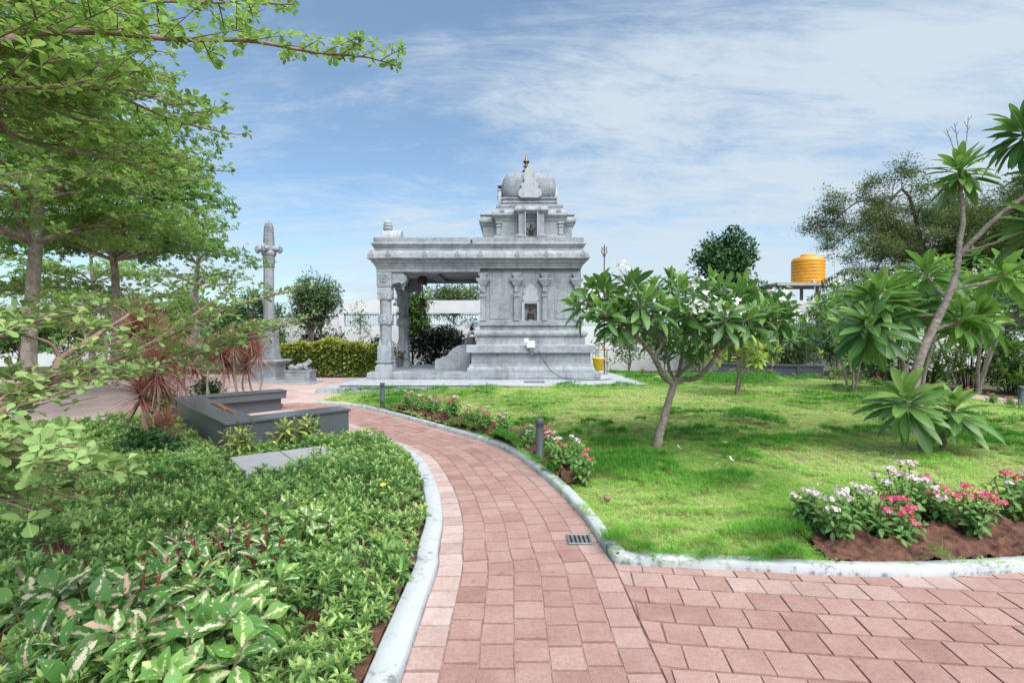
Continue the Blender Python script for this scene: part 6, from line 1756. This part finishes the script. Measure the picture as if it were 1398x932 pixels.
VAR = [((120, 880), 2.15, .40), ((205, 815), 2.45, .46), ((262, 872), 2.2, .42), ((95, 800), 2.55, .40), ((332, 742), 3.15, .46), ((262, 730), 3.3, .42), ((405, 700), 3.7, .42), ((318, 830), 2.5, .40), ((240, 910), 2.0, .36)]
VPOS = [W(p[0], p[1], Y)[:2] for p, Y, h in VAR]


def ground_cover():
    L = Leaves(T_LANCE); F = Leaves(T_OBOV); S = MB()
    rng = np.random.default_rng(301)
    zones = [(1.5, 3.2, 440), (3.2, 5.0, 340), (5.0, 7.5, 250), (7.5, 11.5, 120)]
    for y0, y1, dn in zones:
        n = int(8.5 * (y1 - y0) * dn)
        x = rng.uniform(-8.2, .1, n); y = rng.uniform(y0, y1, n)
        # overhang: keep to the left of the kerb, further from it near the camera
        d = dist_to(LC, x, y); inside = in_poly(x, y, SOIL)
        gap = np.interp(y, [1.5, 3.0, 3.8, 4.8, 5.6, 7, 9], [.17, .20, .17, .10, .02, -.02, -.05]) + .10 * (vnoise(x, y, 66, 3) - .3)
        k = inside & (d > gap) & (np.abs(x) < 1.08 * y + .5)
        k &= ~in_poly(x, y, BENCH_POLY) & ~in_poly(x, y, COVER_FREE)
        k &= ~((x < -7.2) & (y > 8.6))
        bare = vnoise(x, y, 64, 1.3) * .6 + vnoise(x, y, 65, 3.7) * .4
        k &= (bare > .27) | (rng.uniform(0, 1, n) < .15)
        for vx, vy in VPOS: k &= np.hypot(x - vx, y - vy) > .13
        x, y, d = x[k], y[k], d[k]; m = len(x)
        h = gc_height(x, y) * (.45 + .55 * sstep(.05, .45, d))
        lev = rng.uniform(.25, 1.05, m) ** .6
        z = h * lev + rng.normal(0, .015, m)
        ax = np.stack([rng.normal(0, .32, m), rng.normal(0, .32, m) - .08, np.ones(m)], 1)
        ti = vnoise(x, y, 69, 1.2)
        C = np.stack([x, y, z], 1)
        nl = 13 if y1 < 8 else 10
        sc = 1.0 if y1 < 5.1 else 1.12 if y1 < 8 else 1.4
        for lo, hi, sel in ((.1, .85, ti < .5), (.3, 1.0, ti >= .5)):
            if sel.sum(): L.rosettes(C[sel], ax[sel], nl, (.044 * sc, .078 * sc), (14, 100), (.30, .40), (.1, .45), .055, (lo, hi), .28, rng, young=.8)
        if y0 < 5:
            for c, a_ in list(zip(C, ax))[::3 if y0 > 3 else 2]:
                S.tube([(c[0] - a_[0] * .10, c[1] - a_[1] * .1, .0), (c[0] - a_[0] * .02, c[1], c[2] * .5), tuple(c)], [.0035, .003, .002], 4, False)
        # a few yellow flowers and yellowed leaves
        ky = max(2, int(m * .002)); i = rng.integers(0, m, ky); top = C[i] + np.array([0, 0, .03])
        F.rosettes(top, np.tile([[0, -.5, .8]], (ky, 1)), 5, (.022, .032), (55, 70), (.9, 1.1), (0, .2), 0, (0, 1), .1, rng)
    print('ground cover', L.count())
    o = tag(L.build('ground_cover', LF_GC), 'low leafy green shrubs filling the planted bed beside the path', 'ground cover', kind='stuff')
    # stems and little flowers belong to the same mass
    for nm, b in (('ground_cover_flowers', F.build('flowers', YEL, o)), ('g', S.build('stems', BK_TWIG, o))): b['kind'] = 'stuff'
ground_cover()

# variegated plants standing above it
LF_VAR_P = m_leaf('pink_variegated_leaf', (.035, .12, .03), (.09, .23, .05), trans=.26, rough=.38, third=(.15, .30, .07), spot=((.62, .40, .34), (.66, .60, .46), (.30, .36, .10)))
LF_VAR_C = m_leaf('cream_variegated_leaf', (.06, .17, .035), (.13, .30, .06), trans=.28, rough=.38, third=(.22, .37, .09), spot=((.62, .60, .40), (.56, .60, .30), (.34, .40, .12)))
LF_CRO = m_leaf('croton_leaf', (.05, .13, .02), (.17, .27, .04), trans=.25, rough=.33, third=(.42, .44, .12), spot=((.50, .50, .14), (.30, .38, .08), (.12, .22, .04)))
RED_STEM = m_plain('red_stem', (.30, .045, .05), (.20, .05, .04), 20, .5, 0)
T_BROAD = tpl_leaf([(0, 0), (.1, .12), (.3, .40), (.5, .5), (.7, .42), (.88, .18), (1, 0)], .22)


def var_plant(xy, h, r, label, mat, seed, shoots=9, ln=(.11, .17), nl=10, wid=(.46, .6), group='variegated plants in the bed', name='variegated_plant', stem=None):
    rng = np.random.default_rng(seed); t = thing(name, label, 'plant', (xy[0], xy[1], 0), group)
    L = Leaves(T_BROAD); q = MB()
    for k in range(shoots):
        a = k * 2.4 + rng.uniform(-.4, .4); rr = r * math.sqrt((k + .3) / shoots)
        top = np.array([xy[0] + rr * math.cos(a), xy[1] + rr * math.sin(a), h * rng.uniform(.72, 1.05)])
        b = np.array([xy[0] + rr * .3 * math.cos(a), xy[1] + rr * .3 * math.sin(a), -.02])
        q.tube(smooth_path([b, (b + top) / 2 + rng.normal(0, .02, 3), top], 6), np.linspace(.008, .005, 6), 6)
        ax = np.array([math.cos(a) * .35, math.sin(a) * .35 - .12, 1.0])
        L.rosettes([top], [ax], nl, ln, (26, 116), wid, (.15, .6), h * .34, (0, 1), .22, rng, base=.012)
    q.build('stems', stem or RED_STEM, t); L.build('foliage', mat, t)
    return t
VL = ['pink and green variegated plant at the bottom edge of the bed nearest the camera corner', 'tall pink and green variegated plant with a red shoot, central in the front clump', 'pink variegated plant in the front clump just right of the red shoot', 'pink variegated plant on the far left of the front clump',
      'pink splashed plant with bright red stems in the middle of the bed', 'pink splashed plant beside the red-stemmed one, toward the drooping sprays', 'cream variegated plant in front of the pale stone slab', 'cream and yellow leaved plant at the right side of the front clump', 'cream leaved plant low at the bottom edge of the bed right of the pink ones']
for i, ((p, Y, h), lab) in enumerate(zip(VAR, VL)):
    far = Y > 2.9
    var_plant(VPOS[i], h * (1.0 if not far else .95), .27 if not far else .30, lab, LF_VAR_C if i in (6, 7, 8) else LF_VAR_P, 320 + i, shoots=11 if not far else 14, ln=(.11, .185) if not far else (.075, .115), nl=10, stem=RED_STEM if i in (1, 4, 5) else BK_GREEN)
for i, (px, py, Y, h, r, lab) in enumerate(((328, 600, 6.6, .44, .20, 'yellow-green croton by the near corner of the granite bench'), (392, 594, 7.15, .42, .19, 'yellow-green croton against the middle of the bench front'), (420, 586, 7.5, .42, .18, 'yellow-green croton against the bench front nearest the path'))):
    var_plant(W(px, py, Y)[:2], h, r, lab, LF_CRO, 340 + i, shoots=13, ln=(.10, .15), nl=9, wid=(.34, .44), group='crotons along the bench', name='croton', stem=BK_TWIG)
for i, (px, py, Y, lab) in enumerate(((442, 632, 5.85, 'green and cream plant overhanging the near right corner of the stone slab'), (345, 680, 4.75, 'yellow-cream leaved plant in front of the pale stone slab on its left'), (415, 682, 4.65, 'pinkish cream leaved plant in front of the stone slab, right of the yellow-cream one'))):
    var_plant(W(px, py, Y)[:2], (.34, .22, .22)[i], .22, lab, LF_VAR_C, 350 + i, shoots=11, ln=(.09, .13), nl=8, group='variegated plants by the slab')
for i, (px, py, Y, lab) in enumerate(((215, 610, 6.4, 'dark green small shrub below the round red dracaena tuft'), (283, 545, 11.7, 'green leafy shrub between the dracaenas behind the bench'), (222, 545, 10.7, 'green leafy shrub left of the bench near its rear corner'))):
    x, y = W(px, py, Y)[:2]; clump_plant('shrub', lab, 'shrub', (x, y, 0), (.50, .62, .5)[i], (.40, .42, .35)[i], .3, .04, 46, .13, 24, LF_DARK if i < 1 else LF_SHR, T_OVAL, (.05, .09), (.42, .55), .012, 360 + i, stems=3, lumps=5)

# ================================================================== flowering plants in the lawn beds
LF_PEN = m_leaf('pentas_leaf', (.065, .175, .04), (.15, .32, .08), rib=(.26, .40, .13), trans=.36, rough=.45, third=(.21, .36, .10))
PINK = m_leaf('pink_petal', (.62, .045, .14), (.72, .09, .22), trans=.18, third=(.74, .28, .38), rough=.55)
PALE = m_leaf('pale_pink_petal', (.62, .45, .48), (.70, .60, .64), trans=.2, third=(.74, .68, .72), rough=.55)


def pentas(loc, h, r, label, group, petal, seed, heads=7, shoots=15, ln=(.06, .10), two=None, hs=.021):
    rng = np.random.default_rng(seed); t = thing('flowering_plant', label, 'plant', loc, group); b = np.array(loc, float)
    L = Leaves(T_OVAL); q = MB(); tops = []
    for k in range(shoots):
        a = k * 2.4 + rng.uniform(-.4, .4); rr = r * math.sqrt((k + .4) / shoots)
        top = b + np.array([rr * math.cos(a), rr * math.sin(a), h * (1 - .45 * (rr / r) ** 2) * rng.uniform(.75, 1.05)])
        st0 = b + np.array([rr * .25 * math.cos(a), rr * .25 * math.sin(a), -.02]); mid = st0 * .45 + top * .55 + np.array([0, 0, -.01])
        q.tube([st0, mid, top], [.005, .004, .003], 5, False)
        L.rosettes([top, mid], [np.array([math.cos(a) * .5, math.sin(a) * .5, 1.0])] * 2, 8, ln, (28, 112), (.40, .50), (.15, .6), h * .25, (0, 1), .22, rng)
        tops.append(top)
    q.build('stems', BK_GREEN, t); L.build('foliage', LF_PEN, t)
    order = sorted(range(len(tops)), key=lambda i: -tops[i][2] + rng.uniform(0, .12))[:heads]
    grp = {}
    for j, i in enumerate(order):
        pm = petal if two is None or j % 3 else two
        F = grp.setdefault(pm.name, (Leaves(T_OBOV), pm))[0]
        c = tops[i] + np.array([0, -.01, .035])
        k = int(rng.integers(10, 22)); v = nrm(rng.normal(0, 1, (k, 3)) * np.array([1, 1, .45]) + np.array([0, 0, .35]))
        fc = c + v * np.array([.036, .036, .02]) * rng.uniform(.5, 1.05, (k, 1)) * (hs / .021); F.rosettes(fc, nrm(v + np.array([0, -.15, .5])), 5, (hs * .5, hs * .75), (58, 75), (.7, .95), (0, .25), 0, (0, 1) if pm is PINK else (.0, 1), .1, rng)
    for F, pm in grp.values(): F.build('blossom', pm, t)
    return t
def bz_(x, y): return float(bed_h(np.array([x]), np.array([y]))[0])
fb_ = [((1140, 735), 3.95, .30, .24, PALE, None, 6, 'leafy pale-flowered plant, leftmost in the front flower bed'), ((1180, 722), 4.1, .31, .20, PALE, None, 6, 'leafy pale pink plant second from the left in the front flower bed'), ((1235, 700), 4.28, .44, .24, PALE, None, 11, 'tallest plant in the front flower bed, topped with whitish flower heads'),
       ((1222, 745), 3.88, .28, .19, PINK, None, 10, 'deep pink flowering plant in front of the tall whitish one in the front bed'), ((1283, 718), 4.22, .22, .14, PINK, PALE, 4, 'small pink plant between the tall whitish one and the bright pink one'), ((1330, 740), 3.95, .31, .17, PINK, None, 9, 'bright pink flowering plant standing alone on bare soil in the front bed'),
       ((1385, 705), 4.25, .42, .20, PINK, PALE, 6, 'tall pink and white plant at the right edge of the front bed'), ((1105, 715), 4.2, .24, .14, PALE, None, 3, 'small light green plant at the grassy left tip of the front bed'), ((1258, 705), 4.45, .30, .17, PINK, PALE, 6, 'pink plant half hidden behind the tall whitish one in the front bed')]
for i, (p, Y, h, r, pm, two, hd, lab) in enumerate(fb_):
    x = W(p[0], 0, Y)[0]; pentas((x, Y, bz_(x, Y)), h, r, lab, 'flowering plants in the front bed', pm, 400 + i, max(4, int(hd * .9)), 17, two=two, hs=.029)
# along the kerb of the path: a few built, the rest copies turned and scaled
protos = []
idx = np.linspace(i_b0, i_b1, 60).astype(int)
spots = []
rng = np.random.default_rng(440)
s_all = np.r_[0, np.cumsum(np.linalg.norm(np.diff(RC, axis=0), axis=1))]
for j in range(28):
    f = j / 27
    i = int(np.interp(s_all[i_b0 + 4] + (s_all[i_b1 - 6] - s_all[i_b0 + 4]) * f, s_all, np.arange(len(s_all))))
    i = int(np.clip(i + rng.normal(0, 2.5), i_b0, i_b1)); dd = .27 + .09 * math.sin(j * 2.4)
    spots.append(RC[i] - _N[i] * (dd + rng.normal(0, .03)))
ORD = ['first', 'second', 'third', 'fourth', 'fifth', 'sixth', 'seventh', 'eighth', 'ninth', 'tenth', 'eleventh', 'twelfth', 'thirteenth', 'fourteenth', 'fifteenth', 'sixteenth', 'seventeenth', 'eighteenth', 'nineteenth', 'twentieth', 'twenty-first', 'twenty-second', 'twenty-third', 'twenty-fourth', 'twenty-fifth', 'twenty-sixth', 'twenty-seventh', 'twenty-eighth']
GRP = 'flowering plants along the path kerb'
for j, s in enumerate(spots):
    kind = (j * 5 + j // 3) % 4
    cn = ('deep pink flowered', 'pale pink flowered', 'pink and white flowered', 'sparse pink flowered')[kind]
    lab = '%s plant, %s along the path kerb counted from the near bollard' % (cn, ORD[j])
    loc = (s[0], s[1], bz_(s[0], s[1]))
    pr_ = [p for p in protos if p[0] == kind]
    if not pr_:
        t = pentas(loc, (.30, .34, .32, .26)[kind], (.15, .16, .15, .13)[kind], lab, GRP, (PINK, PALE, PINK, PINK)[kind], 450 + kind, (4, 3, 5, 2)[kind], 11, two=(None, None, PALE, None)[kind], hs=.021)
        protos.append((kind, t))
    else:
        c = copy_tree(pr_[0][1]); c.location = loc; c.rotation_euler = (0, 0, rng.uniform(0, 6.28)); k = rng.uniform(.6, 1.0); c.scale = (k, k, k * rng.uniform(.85, 1.2)); c['label'] = lab
# far side of the lawn: small red flowered plants
rp = [p for p in protos if p[0] == 0][0][1]
SRC = offset(FAR_IN, .22)
nfar = 22
for j in range(nfar):
    i = int(6 + (len(SRC) - 12) * j / (nfar - 1)); s = SRC[i]
    c = copy_tree(rp); k = rng.uniform(.7, 1.1); c.scale = (k, k, k * .8); c.rotation_euler = (0, 0, rng.uniform(0, 6.28)); c.location = (s[0], s[1], float(lawn_h(s[0], s[1])))
    c['label'] = 'small red-flowered plant on the far lawn edge, %s counted from the right' % ORD[j]; c['group'] = 'flowering plants on the far lawn edge'

# fallen frangipani flowers on the grass
ff = [((989, 604), 'white fallen flower on the grass just right of the middle frangipani trunk'), ((927, 611), 'white fallen flower close beside the middle frangipani trunk'), ((1022, 627), 'right one of two white fallen flowers on the grass in front of the middle frangipani'), ((998, 627), 'left one of two white fallen flowers on the grass in front of the middle frangipani'),
      ((842, 630), 'white fallen flower on the grass near the tall bollard'), ((1221, 622), 'white fallen flower on the grass left of the leaning trunk'), ((1118, 661), 'white fallen flower on the grass behind the front flower bed'), ((978, 634), 'small white fallen flower left of the pair on the grass'), ((590, 548), 'white fallen flower on the grass beside the far kerb border'), ((868, 668), 'pale fallen flower on the grass nearest the brown stone')]
f0 = None
for (p, lab) in ff:
    g_ = G(p[0], p[1], .1); g_ = G(p[0], p[1], float(lawn_h(g_[0], g_[1])) + .04)
    if f0 is None:
        L = Leaves(T_OBOV); L.rosettes([g_], [[.2, -.3, 1]], 5, (.040, .05), (55, 75), (.6, .75), (.1, .35), 0, (0, 1), .1, rng); f0 = L.build('fallen_flower', PETAL, None, tuple(g_)); tag(f0, lab, 'flower', 'fallen flowers on the lawn')
    else:
        c = f0.copy(); COL.objects.link(c); c.location = tuple(g_); c.rotation_euler = (rng.normal(0, .3), rng.normal(0, .3), rng.uniform(0, 6)); c['label'] = lab
        if p[1] > 645: c.scale = (.6, .6, .6)
L = Leaves(T_OVAL); g_ = G(909, 673, .12); L.add([g_], [[.8, -.5, .1]], [[.1, .2, 1]], .09, .5, .3, .5)
tag(L.build('fallen_leaf', m_leaf('dry_leaf', (.28, .17, .14), (.34, .22, .18), trans=.1), None, tuple(g_)), 'curled dry brown leaf on the worn grass near the kerb corner', 'leaf')
